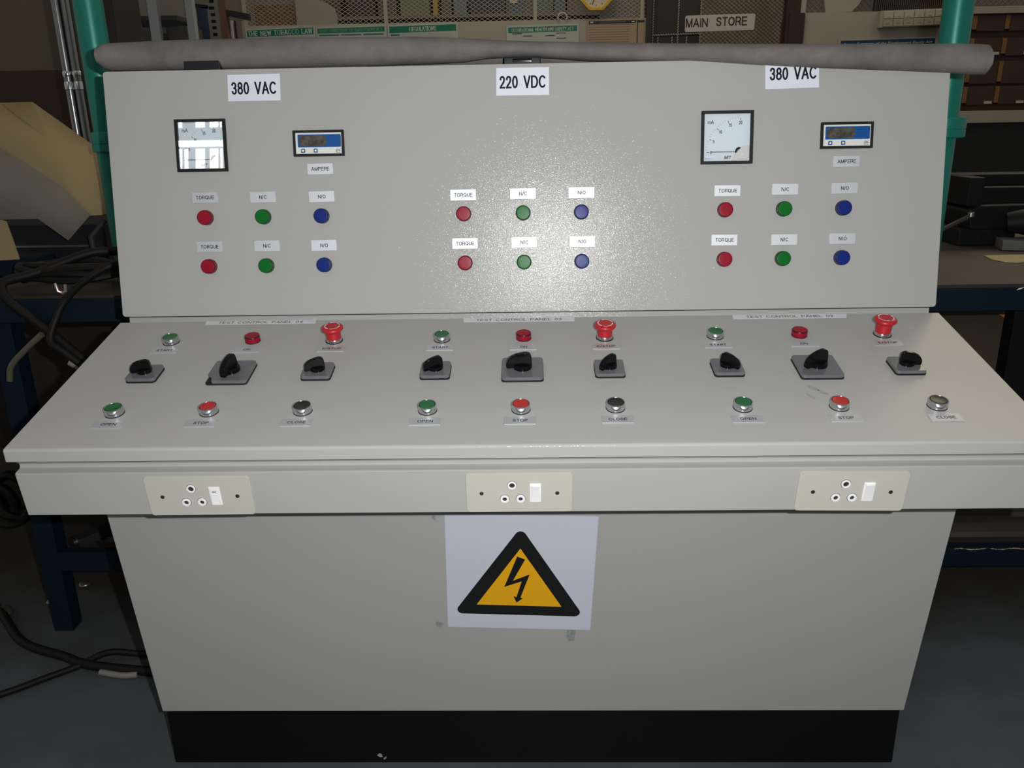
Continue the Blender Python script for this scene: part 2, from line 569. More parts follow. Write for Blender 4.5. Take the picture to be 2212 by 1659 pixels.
SKYPANE = mat('daylit_pane', (0.8, 0.8, 0.8), 0.3, emit=((1.0, 0.97, 0.92), 10.0))
b = MB()
for x0, x1 in WX:
    b.box((x0, -8.05, 3.3), (x1, -8.04, 4.245), SKYPANE)
for x0, x1 in WX[:1] + WX[2:]:
    b.box((x0, -8.05, 4.54), (x1, -8.04, 5.0), SKYPANE)
tag(wpart(b, 'window_1', None), kind='structure')
b = MB().box((-4.95, -8.05, 4.275), (-3.9, -8.04, 4.36), SKYPANE)
tag(wpart(b, 'window_2', None), kind='structure')
YLINE = mat('floor_line_orange', (0.42, 0.16, 0.01), 0.6)
b = MB().poly([(3.20, 5.45, 0.002), (3.36, 5.40, 0.002), (3.62, 6.05, 0.002), (3.30, 6.05, 0.002)], YLINE)
tag(wpart(b, 'floor_marking', None), kind='structure')

# ------------------------------------------------------------------ the control console
con = thing('control_console', 'large pale grey sheet metal test console with three panels of lamps, switches and sockets',
            'control console', (0, 1.60, 0))
b = MB().box((-0.7828, 1.4705, 0.0), (0.7828, 1.88, 0.147), BLACKPAINT, bevel=0.002)
tag(wpart(b, 'plinth', con), 'black painted kick plinth with scuffs')
b = MB().prism([(1.4585, 0.1456), (1.3675, 0.7595), (1.90, 0.7595), (1.90, 0.1456)], -HW, HW, PAINT, axis='X', bevel=0.0022)
wpart(b, 'cabinet_body', con)
b = MB().prism([(1.1666, 0.7576), (1.1558, 0.8325), (1.158, 0.8352), (1.169, 0.8372), (1.1708, 0.8395), (1.1700, 0.8452),
                (1.1655, 0.8478), (1.1648, 0.8605), (1.58, 0.9600), (1.58, 0.7576)], -HW, HW, PAINT, axis='X', bevel=0.0016, angle=0.9)
wpart(b, 'desk_apron', con)
# lid: sloping top with a folded front lip, rounded rear corners
b = MB()
bb = bmesh.new()
prof = [(1.1412, 0.8588), (1.1402, 0.8770), (1.1415, 0.8796), (1.1445, 0.88112), (1.552, 0.9770), (1.552, 0.9575), (1.16, 0.8642)]
b.prism(prof, -HW, HW, PAINT, axis='X', bevel=0.0022, seg=3, angle=0.5)
wpart(b, 'desk_lid', con)
bb.free()
# back strip and housing behind the upright panel
o_ = lambda v, n: (1.565 + v * 0.16139 + n * 0.98689, 0.985 + v * 0.98689 - n * 0.16139)
b = MB().prism([o_(-0.030, 0.010), o_(0.4525, 0.010), (1.90, 1.4360), (1.90, 0.757), (1.585, 0.757)], -0.7775, 0.7775, PAINT, axis='X', bevel=0.002)
wpart(b, 'panel_housing', con)
b = MB().prism(rrect(2 * HW, 0.4585, 0.006, 4), -0.016, 0.0, PAINT, bevel=0.0022, seg=3, M=PANEL @ T(0, 0.22925))
b.mats = [PAINT]
panel_door = b.build('panel_door', con, I4)
# rubber seal seen in the slot below the panel door
b = MB().box((-0.775, -0.0014, -0.0095), (0.775, 0.002, -0.002), RUBBER, M=PANEL)
wpart(b, 'door_seal', con)
# latches on top of the housing
for lx, nm in ((-0.600, 'plain'), (0.0005, 'open')):
    b = MB().box((-0.0345, -0.010, 0.0), (0.0345, 0.012, 0.0205 if nm == 'plain' else 0.0145), BLACKMATT, bevel=0.003, M=T(lx, 1.658, 1.4355))
    if nm == 'open':
        b.box((-0.018, -0.0125, 0.005), (0.018, -0.009, 0.0115), BLACKGLOSS, bevel=0.001, M=T(lx, 1.658, 1.4355))
    wpart(b, 'door_latch', con)['label'] = 'black plastic latch on the panel top edge'

# catch of the lid in the seam above the middle socket
b = MB().lathe([(0, 0), (0.0085, 0), (0.0085, 0.004), (0, 0.004)], RUBBER, 24, M=Matrix(((1, 0, 0, -0.0105), (0, 0, -1, 1.1650), (0, 1, 0, 0.8600), (0, 0, 0, 1))))
wpart(b, 'lid_catch', con)['label'] = 'small black catch in the seam under the desk lid'

# small scuffs and marks on the paint
b = MB()
for x, y, r1, r2, seed in ((-0.1727, 0.4978, 0.004, 0.006, 1), (-0.1775, 0.2394, 0.0078, 0.0085, 2)):
    random.seed(seed)
    pts = []
    for k in range(14):
        a = 2 * math.pi * k / 14
        s = random.uniform(0.8, 1.15)
        pts.append((x + r1 * s * math.cos(a), y + r2 * s * math.sin(a), 0.0002))
    wpart(MB().poly(pts, SMUDGE, CABF), 'scuff_mark', con)
b = MB()
b.poly([(0.0775, 0.2245, .0002), (0.0945, 0.2235, .0002), (0.0935, 0.211, .0002), (0.091, 0.196, .0002), (0.082, 0.194, .0002), (0.0765, 0.203, .0002)], SMUDGE, CABF)
wpart(b, 'scuff_mark', con)
b = MB()
b.poly([(-0.335, 0.020, .0003), (-0.329, 0.026, .0003), (-0.3245, 0.024, .0003), (-0.322, 0.016, .0003), (-0.328, 0.015, .0003)], SMUDGE, Matrix(((1, 0, 0, 0), (0, 0, -1, 1.4705), (0, 1, 0, 0), (0, 0, 0, 1))))
b.poly([(-0.321, 0.013, .0003), (-0.314, 0.018, .0003), (-0.315, 0.012, .0003), (-0.320, 0.008, .0003)], SMUDGE, Matrix(((1, 0, 0, 0), (0, 0, -1, 1.4705), (0, 1, 0, 0), (0, 0, 0, 1))))
wpart(b, 'paint_chip', con)

GRIME = mat('faint_grime', (0.27, 0.27, 0.26), 0.6, vary=(140, (0.37, 0.37, 0.36), 1.0))
for pts in [[(0.461, 0.1589), (0.4728, 0.1528), (0.4787, 0.1426), (0.4734, 0.1398), (0.4636, 0.1472)], [(0.4725, 0.147), (0.4818, 0.1382), (0.4895, 0.1296), (0.4857, 0.1268), (0.4761, 0.1341)], [(0.4529, 0.136), (0.4614, 0.1245), (0.4641, 0.1161), (0.4597, 0.1162), (0.4538, 0.126)]]:
    wpart(MB().poly([(x, y, 0.0002) for x, y in pts], GRIME, DESK), 'grime_smear', con)

# ---- pilot lamps
LAMP = {}
def make_lamp(colour, lensmat, M, label):
    if colour in LAMP:
        o = copy_to(LAMP[colour], M, con)
    else:
        b = MB().lathe([(0.0142, 0), (0.0142, 0.0010), (0.0138, 0.0014), (0.0128, 0.0014), (0.0128, 0.001), (0, 0.001)], LENSRIM, 40)
        o = b.build('pilot_lamp', con, M)
        b = MB().lathe([(0.0138, 0.001), (0.0138, 0.0100), (0.0136, 0.0112), (0.0128, 0.0120), (0.0124, 0.0122),
                        (0.0110, 0.0124), (0.006, 0.01245), (0, 0.0125)], lensmat, 44,
                       mats=[lensmat, LENSRIM, LENSRIM, lensmat, lensmat, lensmat, lensmat])
        b.build('lamp_lens', o, M)
        LAMP[colour] = o
    o['label'] = label
    return o
lensmats = {'red': LENSRED, 'green': LENSGREEN, 'blue': LENSBLUE}
secx = {'04': (-0.6072, -0.4961, -0.3843), '03': (-0.1137, -0.0011, 0.1090), '02': (0.3790, 0.4889, 0.5997)}
lampv = {'upper': 0.1875, 'lower': 0.0953}
for sec, xs in secx.items():
    for row, v in lampv.items():
        for x, c in zip(xs, ('red', 'green', 'blue')):
            dx = 0.0008 if row == 'lower' else 0
            make_lamp(c, lensmats[c], PANEL @ T(x + dx, v, 0.0), '%s pilot lamp, %s row of the panel %s lamp group' % (c, row, sec))

# ---- engraved label plates (the lettering is part of the plate's mesh)
PL = {}
PL_W, PL_H = 0.0490, 0.0205
def plate(word, M, tw, label):
    if word in PL:
        o = copy_to(PL[word], M, con)
    else:
        b = MB().box((-PL_W/2, -PL_H/2, 0), (PL_W/2, PL_H/2, 0.0016), PLATE, bevel=0.0003, seg=1)
        b.text(word, 0.0005, 0.0, tw, 0.0068, 0.00175, INK)
        o = b.build('label_plate', con, M)
        PL[word] = o
    o['label'] = label
    return o
WID = {'TORQUE': 0.0345, 'N/C': 0.0145, 'N/O': 0.0145, 'AMPERE': 0.0345, 'START': 0.029, 'ON': 0.0125, 'E/STOP': 0.0335,
       'OPEN': 0.024, 'STOP': 0.0235, 'CLOSE': 0.029}
lab1 = [(-0.6072, 0.2253), (-0.4961, 0.2244), (-0.3836, 0.2237), (-0.1143, 0.2226), (-0.0011, 0.2232), (0.1094, 0.2236), (0.3832, 0.2228), (0.4907, 0.2237), (0.6014, 0.2241)]
lab2 = [(-0.6046, 0.1328), (-0.4934, 0.133), (-0.3835, 0.1323), (-0.1128, 0.132), (0.0004, 0.1325), (0.1106, 0.1327), (0.3797, 0.1315), (0.4922, 0.1307), (0.6012, 0.1309)]
for rowname, tab in (('upper', lab1), ('lower', lab2)):
    for i, (x, y) in enumerate(tab):
        wd = ('TORQUE', 'N/C', 'N/O')[i % 3]
        sec = ('04', '03', '02')[i // 3]
        plate(wd, PANEL @ T(x, y, 0, math.radians(random.uniform(-0.5, 0.9))), WID[wd], 'small plate reading %s over the %s lamp row, panel %s' % (wd, rowname, sec))
for x, y, sec in ((-0.3838, 0.2749, '04'), (0.6026, 0.2728, '02')):
    plate('AMPERE', PANEL @ T(x, y, 0, math.radians(0.5)), WID['AMPERE'], 'small plate reading AMPERE under the panel %s digital meter' % sec)
labA = [(-0.6538, 0.3015), (-0.5036, 0.3007), (-0.349, 0.3009), (-0.1527, 0.3003), (-0.0027, 0.2985), (0.1454, 0.2982), (0.3444, 0.2982), (0.4964, 0.2988), (0.6443, 0.2994)]
labC = [(-0.6516, 0.0602), (-0.506, 0.0619), (-0.3557, 0.0612), (-0.1549, 0.0606), (-0.0074, 0.0606), (0.1435, 0.0615), (0.3428, 0.0591), (0.4917, 0.0593), (0.6428, 0.0581)]
for tab, words_ in ((labA, ('START', 'ON', 'E/STOP')), (labC, ('OPEN', 'STOP', 'CLOSE'))):
    for i, (x, y) in enumerate(tab):
        wd = words_[i % 3]
        plate(wd, DESK @ T(x, y), WID[wd], 'silver plate reading %s on the panel %s desk' % (wd, ('04', '03', '02')[i // 3]))

# ---- push buttons
BTN = {}
def button(colour, capmat, M, label):
    if colour in BTN:
        o = copy_to(BTN[colour], M, con)
    else:
        b = MB().lathe([(0.0153, 0), (0.0153, 0.0012), (0.0148, 0.0014), (0.0148, 0.0108), (0.0144, 0.0120), (0.0136, 0.0123), (0.0127, 0.0117), (0.0124, 0.0095), (0, 0.0095)],
                       CHROME, 48, mats=[RUBBER, RUBBER, CHROME, CHROME, CHROME, CHROME, CHROME, RUBBER])
        o = b.build('push_button', con, M, sharp=50)
        b = MB().lathe([(0.0122, 0.009), (0.0122, 0.0116), (0.0117, 0.0121), (0.009, 0.0116), (0.005, 0.0112), (0, 0.0111)], capmat, 44)
        b.build('button_cap', o, M)
        BTN[colour] = o
    o['label'] = label
    return o
rowA = [(-0.6540, 0.3355), (-0.5020, 0.3365), (-0.3506, 0.3340), (-0.1518, 0.3335), (-0.0020, 0.3345), (0.1457, 0.3325), (0.3462, 0.3330), (0.4983, 0.3339), (0.6475, 0.3330)]
rowC = [(-0.6558, 0.0940), (-0.5041, 0.0950), (-0.3534, 0.0950), (-0.1540, 0.0936), (-0.0059, 0.0933), (0.1433, 0.0952), (0.3426, 0.0928), (0.4927, 0.0929), (0.6442, 0.0920)]
for i, (x, y) in enumerate(rowC):
    c, m, wd = (('green', CAPGREEN, 'OPEN'), ('red', CAPRED, 'STOP'), ('black', CAPBLACK, 'CLOSE'))[i % 3]
    button(c, m, DESK @ T(x, y), 'chrome ringed %s %s push button, panel %s' % (c, wd, ('04', '03', '02')[i // 3]))
# ---- emergency stops
def arc_arrow(b, r, a0, a1, z, w, m):
    n = 14
    inn = []; out = []
    for k in range(n + 1):
        a = math.radians(a0 + (a1 - a0) * k / n)
        zz = z
        inn.append(((r - w/2) * math.cos(a), (r - w/2) * math.sin(a), zz))
        out.append(((r + w/2) * math.cos(a), (r + w/2) * math.sin(a), zz))
    for k in range(n):
        b.poly([inn[k], out[k], out[k + 1], inn[k + 1]], m)
    s = 1 if a1 > a0 else -1
    at = math.radians(a1 + s * 22)
    b.poly([((r - w * 1.3) * math.cos(math.radians(a1)), (r - w * 1.3) * math.sin(math.radians(a1)), z),
            ((r + w * 1.3) * math.cos(math.radians(a1)), (r + w * 1.3) * math.sin(math.radians(a1)), z),
            (r * math.cos(at), r * math.sin(at), z)], m)
ES = None
for k in range(3):
    M = DESK @ T(rowA[2 + 3*k][0], rowA[2 + 3*k][1], 0, math.radians((0, -8, 35)[k]))
    if ES is None:
        b = MB().lathe([(0.0160, 0), (0.0160, 0.001), (0.0148, 0.0014), (0.0148, 0.0056), (0.0142, 0.0066), (0.012, 0.0066), (0, 0.0066)], CHROME, 44,
                       mats=[RUBBER, RUBBER, CHROME, CHROME, CHROME, RUBBER])
        ES = b.build('emergency_stop', con, M, sharp=50)
        b = MB().lathe([(0.0130, 0.001), (0.0135, 0.010), (0.0138, 0.0190), (0.0150, 0.0212), (0.0178, 0.0222), (0.0194, 0.0240), (0.0197, 0.0258),
                        (0.0190, 0.0280), (0.0172, 0.0296), (0.0140, 0.0304), (0.0085, 0.0300), (0, 0.0298)], ESTOPRED, 52)
        arc_arrow(b, 0.0132, 20, 105, 0.0306, 0.0014, WHITEINK)
        arc_arrow(b, 0.0132, 140, 225, 0.0306, 0.0014, WHITEINK)
        arc_arrow(b, 0.0132, 260, 345, 0.0306, 0.0014, WHITEINK)
        b.build('mushroom_head', ES, M)
        e = ES
    else:
        e = copy_to(ES, M, con)
        if k == 2:      # this one is pulled out a little further
            e.children[0].matrix_basis = Matrix.Translation((0, 0, 0.0035))
    e['label'] = 'red mushroom emergency stop of panel %s' % ('04', '03', '02')[k]
    x, y = rowA[3*k]
    button('green', CAPGREEN, DESK @ T(x, y), 'chrome ringed green START push button, panel %s' % ('04', '03', '02')[k])
    x, y = rowA[3*k + 1]
    make_lamp('red', LENSRED, DESK @ T(x, y), 'red ON pilot lamp on the panel %s desk' % ('04', '03', '02')[k])

# ---- rotary selector switches
def selector(M, size, ang, big, chipped, label):
    b = MB()
    b.prism(rrect(size + 0.0012, size + 0.0012, 0.006), 0, 0.0022, RUBBER)
    h = size / 2
    if chipped:
        b.prism(rrect(size - 0.004, size - 0.004, 0.005), 0.002, 0.0052, BLACKMATT)
        outl = [p for p in rrect(size, size, 0.006)]
        outl = [p for p in outl if not (p[0] < -h + 0.0135 and p[1] < -h + 0.019)]
        idx = max(i for i, p in enumerate(outl) if p[0] <= -h + 1e-6) + 1
        outl[idx:idx] = [(-h, -h + 0.021), (-h + 0.004, -h + 0.0165), (-h + 0.0085, -h + 0.0125), (-h + 0.0105, -h + 0.005), (-h + 0.012, -h)]
        b.prism(outl, 0.0022, 0.0085, COVERGREY, bevel=0.0010, seg=2, angle=0.5)
    else:
        b.prism(rrect(size, size, 0.006), 0.0022, 0.0085, COVERGREY, bevel=0.0014, seg=2, angle=0.5)
    o = b.build('selector_switch', con, M)
    s = 1.0 if big else 0.80
    K = M @ T(0, 0, 0.0085, math.radians(ang + 180))
    b = MB().lathe([(0.0158*s, 0), (0.0158*s, 0.006*s), (0.0150*s, 0.0076*s), (0.010*s, 0.0085*s), (0, 0.0085*s)], BLACKGLOSS, 36)
    prof = [(-0.0275, 0.0008), (-0.0278, 0.007), (-0.0268, 0.0125), (-0.0240, 0.0175), (-0.0190, 0.0220), (-0.0120, 0.0252), (-0.004, 0.0272),
            (0.004, 0.0283), (0.0085, 0.0280), (0.0125, 0.0262), (0.0148, 0.0230), (0.0156, 0.0180), (0.0158, 0.0008)]
    bb = bmesh.new()
    lo = []; hi = []
    for x, z in prof:
        t = 0.0072 - 0.0028 * (z / 0.028)
        if x < 0:
            t *= 1.0 + 0.25 * x / 0.028
        lo.append(bb.verts.new((x*s, -t*s, z*s)))
        hi.append(bb.verts.new((x*s, t*s, z*s)))
    bb.faces.new(lo); bb.faces.new(hi[::-1])
    for i in range(len(prof)):
        j = (i + 1) % len(prof)
        bb.faces.new((lo[i], hi[i], hi[j], lo[j]))
    bmesh.ops.recalc_face_normals(bb, faces=list(bb.faces))
    es = [e for e in bb.edges if e.calc_face_angle() > 1.0]
    bmesh.ops.bevel(bb, geom=es, offset=0.0013*s, segments=3, affect='EDGES')
    b._merge(bb, BLACKGLOSS)
    kb = b.build('knob', o, K, sharp=50)
    o['label'] = label
    return o
rowB = [(-0.6532, 190), (-0.5036, 258), (-0.3545, 200), (-0.152, 207), (-0.0037, 183), (0.1439, 222), (0.3429, 318), (0.4935, 207), (0.6423, 350)]
for i, (x, a) in enumerate(rowB):
    big = i % 3 == 1
    what = ('rotary switch below the START button', 'large rotary switch in the middle', 'rotary switch below the emergency stop')[i % 3]
    selector(DESK @ T(x, (0.2130, 0.2138, 0.2148, 0.2135, 0.2135, 0.2130, 0.2125, 0.2110, 0.2120)[i]), 0.070 if big else 0.050, a, big, i == 1,
             '%s, panel %s%s' % (what, ('04', '03', '02')[i // 3], ', corner of cover broken off' if i == 1 else ''))

# ---- analogue milliammeters
def meter(M, label):
    b = MB()
    w = 0.096; bd = 0.0053
    ow = rrect(w, w, 0.0016, 2)
    for (x0, y0, x1, y1) in ((-w/2, -w/2, w/2, -w/2 + bd), (-w/2, w/2 - bd, w/2, w/2), (-w/2, -w/2 + bd, -w/2 + bd, w/2 - bd), (w/2 - bd, -w/2 + bd, w/2, w/2 - bd)):
        b.box((x0, y0, 0), (x1, y1, 0.0062), BLACKMATT, bevel=0.0005, seg=1)
    o = b.build('panel_meter', con, M)
    o['label'] = label
    i = w/2 - bd
    b = MB().box((-i, -i, 0), (i, i, 0.001), DIAL)
    z = 0.00115
    U = 0.198e-3
    px_, py_ = (520 - 394.5) * U, -(470 - 336) * U
    R = 0.0615
    for k in range(21):
        a = math.radians(180 - 4.5 * k)
        major = k % 5 == 0
        r0, r1 = (R - 0.0045, R) if major else (R - 0.0002, R + 0.0030)
        hw = 0.00045 if major else 0.00022
        c, s_ = math.cos(a), math.sin(a)
        mm = INK if major else mat('dial_tick_grey', (0.22, 0.25, 0.28), 0.5)
        b.poly([(px_ + r*c - q*hw*s_, py_ + r*s_ + q*hw*c, z) for r, q in ((r0, 1), (r0, -1), (r1, -1), (r1, 1))], mm)
    P = lambda cx, cy: ((cx - 394.5) * U, -(cy - 336) * U)
    for s_, cx, cy, ww, hh in (('mA', 242, 193, 0.0112, 0.0076), ('0', 249, 471, 0.0030, 0.0058), ('5', 272, 370, 0.0034, 0.0058), ('10', 335, 283, 0.0052, 0.0060),
                               ('15', 424, 223, 0.0056, 0.0062), ('20', 520, 201, 0.0064, 0.0062)):
        x, y = P(cx, cy)
        b.text(s_, x, y, ww, hh, z, INK)
    x, y = P(408, 517)
    b.text('MIT', x, y, 0.0122, 0.0056, z, INK, shear=0.25, weight=0.17, serif=True)
    x, y = P(232, 526)
    b.text('O', x - 0.0062, y, 0.0028, 0.0030, z, mat('dial_tick_grey', (0.22, 0.25, 0.28), 0.5))
    for dx in (-0.0032, -0.0012, 0.0008, 0.0026, 0.0058):
        b.rect(x + dx - 0.0006, y - 0.0011, x + dx + 0.0006, y - 0.0002, z, mat('dial_tick_grey', (0.22, 0.25, 0.28), 0.5))
    b.build('dial_face', o, M)
    b = MB()
    nx0, ny = P(247, 467); nx1, _ = P(490, 467)
    b.box((nx0, ny - 0.00055, 0.0019), (nx1, ny + 0.00055, 0.0024), INK)
    cx, cy = P(512, 462)
    pts = [(cx + 0.0075 * math.cos(math.radians(a)), cy + 0.0075 * math.sin(math.radians(a))) for a in range(40, 231, 10)]
    b.prism(pts, 0.0012, 0.0017, INK)
    cx2, cy2 = P(516, 468)
    pts = [(cx2 + 0.0052 * math.cos(math.radians(a)), cy2 + 0.0052 * math.sin(math.radians(a))) for a in range(40, 231, 10)]
    b.prism(pts, 0.0015, 0.0020, mat('coil_brass', (0.25, 0.20, 0.15), 0.4, metal=0.6))
    b.build('needle', o, M)
    b = MB()
    q = [P(468, 492), P(540, 416), P(606, 408), P(606, 552), P(440, 552)]
    b.prism(q[::-1], 0.0022, 0.0034, DIALCREAM, bevel=0.0004, seg=1)
    sx, sy = P(553, 490)
    b.lathe([(0.0040, 0.0034), (0.0040, 0.0040), (0.0036, 0.0043), (0.0008, 0.0043), (0, 0.0040)], DIALCREAM, 24, M=T(sx, sy))
    b.build('pivot_cover', o, M)
    b = MB().box((-i, -i, 0.0050), (i, i, 0.0056), GLASS)
    b.build('cover_glass', o, M, smooth=False)
    return o
meter(PANEL @ T(-0.6065, 0.3212), 'square milliammeter of panel 04, its glass reflecting bright windows')
meter(PANEL @ T(0.3797, 0.3194), 'square milliammeter of panel 02 with clear dial and needle on zero')

# ---- digital meters
def digital(M, label):
    w, h = 0.096, 0.0475
    b = MB()
    bd = 0.0045
    for (x0, y0, x1, y1) in ((-w/2, -h/2, w/2, -h/2 + bd), (-w/2, h/2 - bd, w/2, h/2), (-w/2, -h/2 + bd, -w/2 + bd, h/2 - bd), (w/2 - bd, -h/2 + bd, w/2, h/2 - bd)):
        b.box((x0, y0, 0), (x1, y1, 0.0060), BLACKMATT, bevel=0.0005, seg=1)
    o = b.build('digital_meter', con, M)
    o['label'] = label
    b = MB().box((-w/2 + bd, -h/2 + bd, 0), (w/2 - bd, h/2 - bd, 0.0030), FACECREAM)
    X = lambda u: (u - 0.5) * w
    Y = lambda v: (0.5 - v) * h
    b.box((X(.845), Y(.86), 0.003), (X(.853), Y(.73), 0.0032), INK)
    b.text('R', X(.888), Y(.785), 0.0038, 0.0048, 0.0032, INK)
    b.box((X(.848), Y(.875), 0.003), (X(.93), Y(.862), 0.0032), mat('dial_tick_grey', (0.22, 0.25, 0.28), 0.5))
    for dx_, dy_ in ((.925, .72), (.93, .80), (.862, .70)):
        b.box((X(dx_) - .0005, Y(dy_) - .0005, 0.003), (X(dx_) + .0005, Y(dy_) + .0005, 0.0032), INK)
    b.build('face_plate', o, M)
    b = MB().prism(rrect(0.0815, 0.0232, 0.0015, 3), 0.003, 0.0036, WINBLUE, M=T(X(.514), Y(.405)))
    b.prism(rrect(0.0515, 0.0190, 0.006, 4), 0.0036, 0.0040, DISPDARK, M=T(X(.385), Y(.405)))
    b.build('display_window', o, M)
    for u in (.188, .435):
        K = M @ T(X(u), Y(.785))
        b = MB().prism(rrect(0.0074, 0.0074, 0.0016, 3), 0.003, 0.0042, BTNBLUE)
        b.prism(rrect(0.0036, 0.0040, 0.0014, 3), 0.0042, 0.0045, WHITEINK)
        b.build('set_button', o, K)
    return o
digital(PANEL @ T(-0.3838, 0.3217), 'digital ammeter of panel 04 with blue window above an AMPERE plate')
digital(PANEL @ T(0.6003, 0.3196), 'digital ammeter of panel 02 with blue window and pale smear on the display')

# ---- socket outlets on the apron
def socket(M, w, label, rocker_on):
    h = 0.0705
    b = MB().prism(rrect(w, h, 0.0055, 5), 0, 0.0022, SOCKCREAM, bevel=0.0007, seg=2, angle=0.5)
    o = b.build('socket_outlet', con, M)
    o['label'] = label
    X = lambda u: (u - 0.5) * w
    Y = lambda v: (0.5 - v) * h
    for u, v, rh in ((.434, .307, .0041), (.363, .656, .0033), (.513, .653, .0031)):
        K = M @ T(X(u), Y(v), 0.0022)
        b = MB().lathe([(0.0076, 0.0), (0.0076, 0.0003), (0.0071, 0.0004), (0.0069, 0.0016), (0.0060, 0.0019), (rh + 0.0004, 0.0017), (rh, 0.0008), (rh * .9, 0.0003), (0, 0.0003)],
                       SOCKWHITE, 32, mats=[HOLE, HOLE, SOCKWHITE, SOCKWHITE, SOCKWHITE, SOCKWHITE, HOLE, STEEL])
        b.build('pin_hole', o, K)
    K = M @ T(X(.6525), Y(.50), 0.0022)
    b = MB().prism(rrect(0.0172, 0.0335, 0.0012, 3), 0, 0.0012, SOCKWHITE, bevel=0.0004, seg=1)
    b.prism([(-0.0140, 0.0), (0.0140, 0.0), (0.0140, 0.0046 if not rocker_on else 0.0016), (0.0, 0.0024), (-0.0140, 0.0016 if not rocker_on else 0.0046)], -0.0066, 0.0066, SOCKWHITE, axis='X', bevel=0.0004, seg=1)
    if rocker_on:
        b.box((-0.003, 0.0085, 0.0026), (0.003, 0.0095, 0.0034), INK)
    b.build('rocker_switch', o, K)
    for u in (.146, .858):
        K = M @ T(X(u), Y(.512), 0.0022)
        b = MB().lathe([(0.0032, 0), (0.0030, 0.0007), (0.0022, 0.001), (0, 0.001)], SCREWMAT, 20)
        b.box((-0.0024, -0.0004, 0.0009), (0.0024, 0.0004, 0.0012), HOLE)
        b.build('screw', o, K)
    return o
socket(APRON @ T(-0.5046, 0.0355, 0, math.radians(0.4)), 0.1645, 'cream wall socket below panel 04 with rocker switched on', True)
socket(APRON @ T(-0.0095, 0.0372), 0.1632, 'cream wall socket in the middle of the apron, below panel 03', False)
socket(APRON @ T(0.4965, 0.0350, 0, math.radians(-0.7)), 0.1652, 'cream wall socket below panel 02, slightly tilted', False)

# ------------------------------------------------------------------ paper signs stuck on the console
def sticker(name, pts, M, label, cat, word, cx, cy, w, h, ang, group=None):
    b = MB().prism(pts, 0.0002, 0.0007, SIGNWHITE, M=M)
    b.text(word, 0, 0, w, h, 0.00085, INK, M @ T(cx, cy, 0, ang))
    return tag(wpart(b, name, None), label, cat, group)
sticker('voltage_sticker', [(-0.5509, 0.4009), (-0.4522, 0.4009), (-0.4512, 0.4488), (-0.5497, 0.4482)], PANEL,
        'white sticker reading 380 VAC above the panel 04 meters, wholly visible', 'sticker', '380 VAC', -0.5012, 0.4238, 0.0855, 0.0225, 0.0, 'voltage stickers along the panel top')
sticker('voltage_sticker', [(-0.0485, 0.4020), (0.0496, 0.4019), (0.0499, 0.4512), (-0.0477, 0.4514)], PANEL,
        'white sticker reading 220 VDC in the middle of the panel top', 'sticker', '220 VDC', 0.0010, 0.4258, 0.0865, 0.0225, 0.0, 'voltage stickers along the panel top')
sticker('voltage_sticker', [(0.4484, 0.4047), (0.5466, 0.4062), (0.5448, 0.4530), (0.4469, 0.4515)], PANEL,
        'white sticker reading 380 VAC tucked under the grey roll, above the panel 02 meters', 'sticker', '380 VAC', 0.4985, 0.4320, 0.0865, 0.0225, math.radians(1.2), 'voltage stickers along the panel top')

strips = [([(-0.6140, 0.4043), (-0.4007, 0.4048), (-0.4022, 0.4190), (-0.6161, 0.4185)], '04'),
          ([(-0.1163, 0.4020), (0.0944, 0.4010), (0.0950, 0.4175), (-0.1181, 0.4184)], '03'),
          ([(0.3940, 0.4006), (0.6059, 0.4012), (0.6118, 0.4180), (0.3950, 0.4176)], '02')]
for pts, n in strips:
    b = MB().prism(pts, 0.0002, 0.0006, PAPER, M=DESK)
    cx = sum(p[0] for p in pts) / 4; cy = sum(p[1] for p in pts) / 4
    b.text('TEST CONTROL PANEL ' + n, cx, cy, 0.163, 0.0088, 0.0007, INK, DESK, weight=0.12, serif=True)
    if n == '04':   # peeling end
        b.prism([(-0.418, 0.4105), (-0.4005, 0.4095), (-0.4005, 0.4205), (-0.416, 0.4195)], 0.0008, 0.0012, PAPER,
                M=DESK @ Matrix.Translation((-0.418, 0.41, 0)) @ Matrix.Rotation(math.radians(-16), 4, 'Y') @ Matrix.Translation((0.418, -0.41, 0)))
    tag(wpart(b, 'paper_strip', None), 'white paper strip reading TEST CONTROL PANEL %s on the desk%s' % (n, ', one end peeling' if n == '04' else ''),
        'paper label', 'paper title strips on the desk')

# hazard sign
sg = thing('hazard_sign', 'white sheet with black and yellow triangle and lightning bolt on the cabinet front', 'warning sign', (-0.014, 1.42, 0.40))
b = MB().prism([(-0.1602, 0.2343), (0.1233, 0.2245), (0.1327, 0.4981), (-0.1523, 0.5062)], 0.0003, 0.0009, mat('sign_sheet_white', (0.57, 0.60, 0.70), 0.45), M=CABF)
wpart(b, 'backing_sheet', sg)
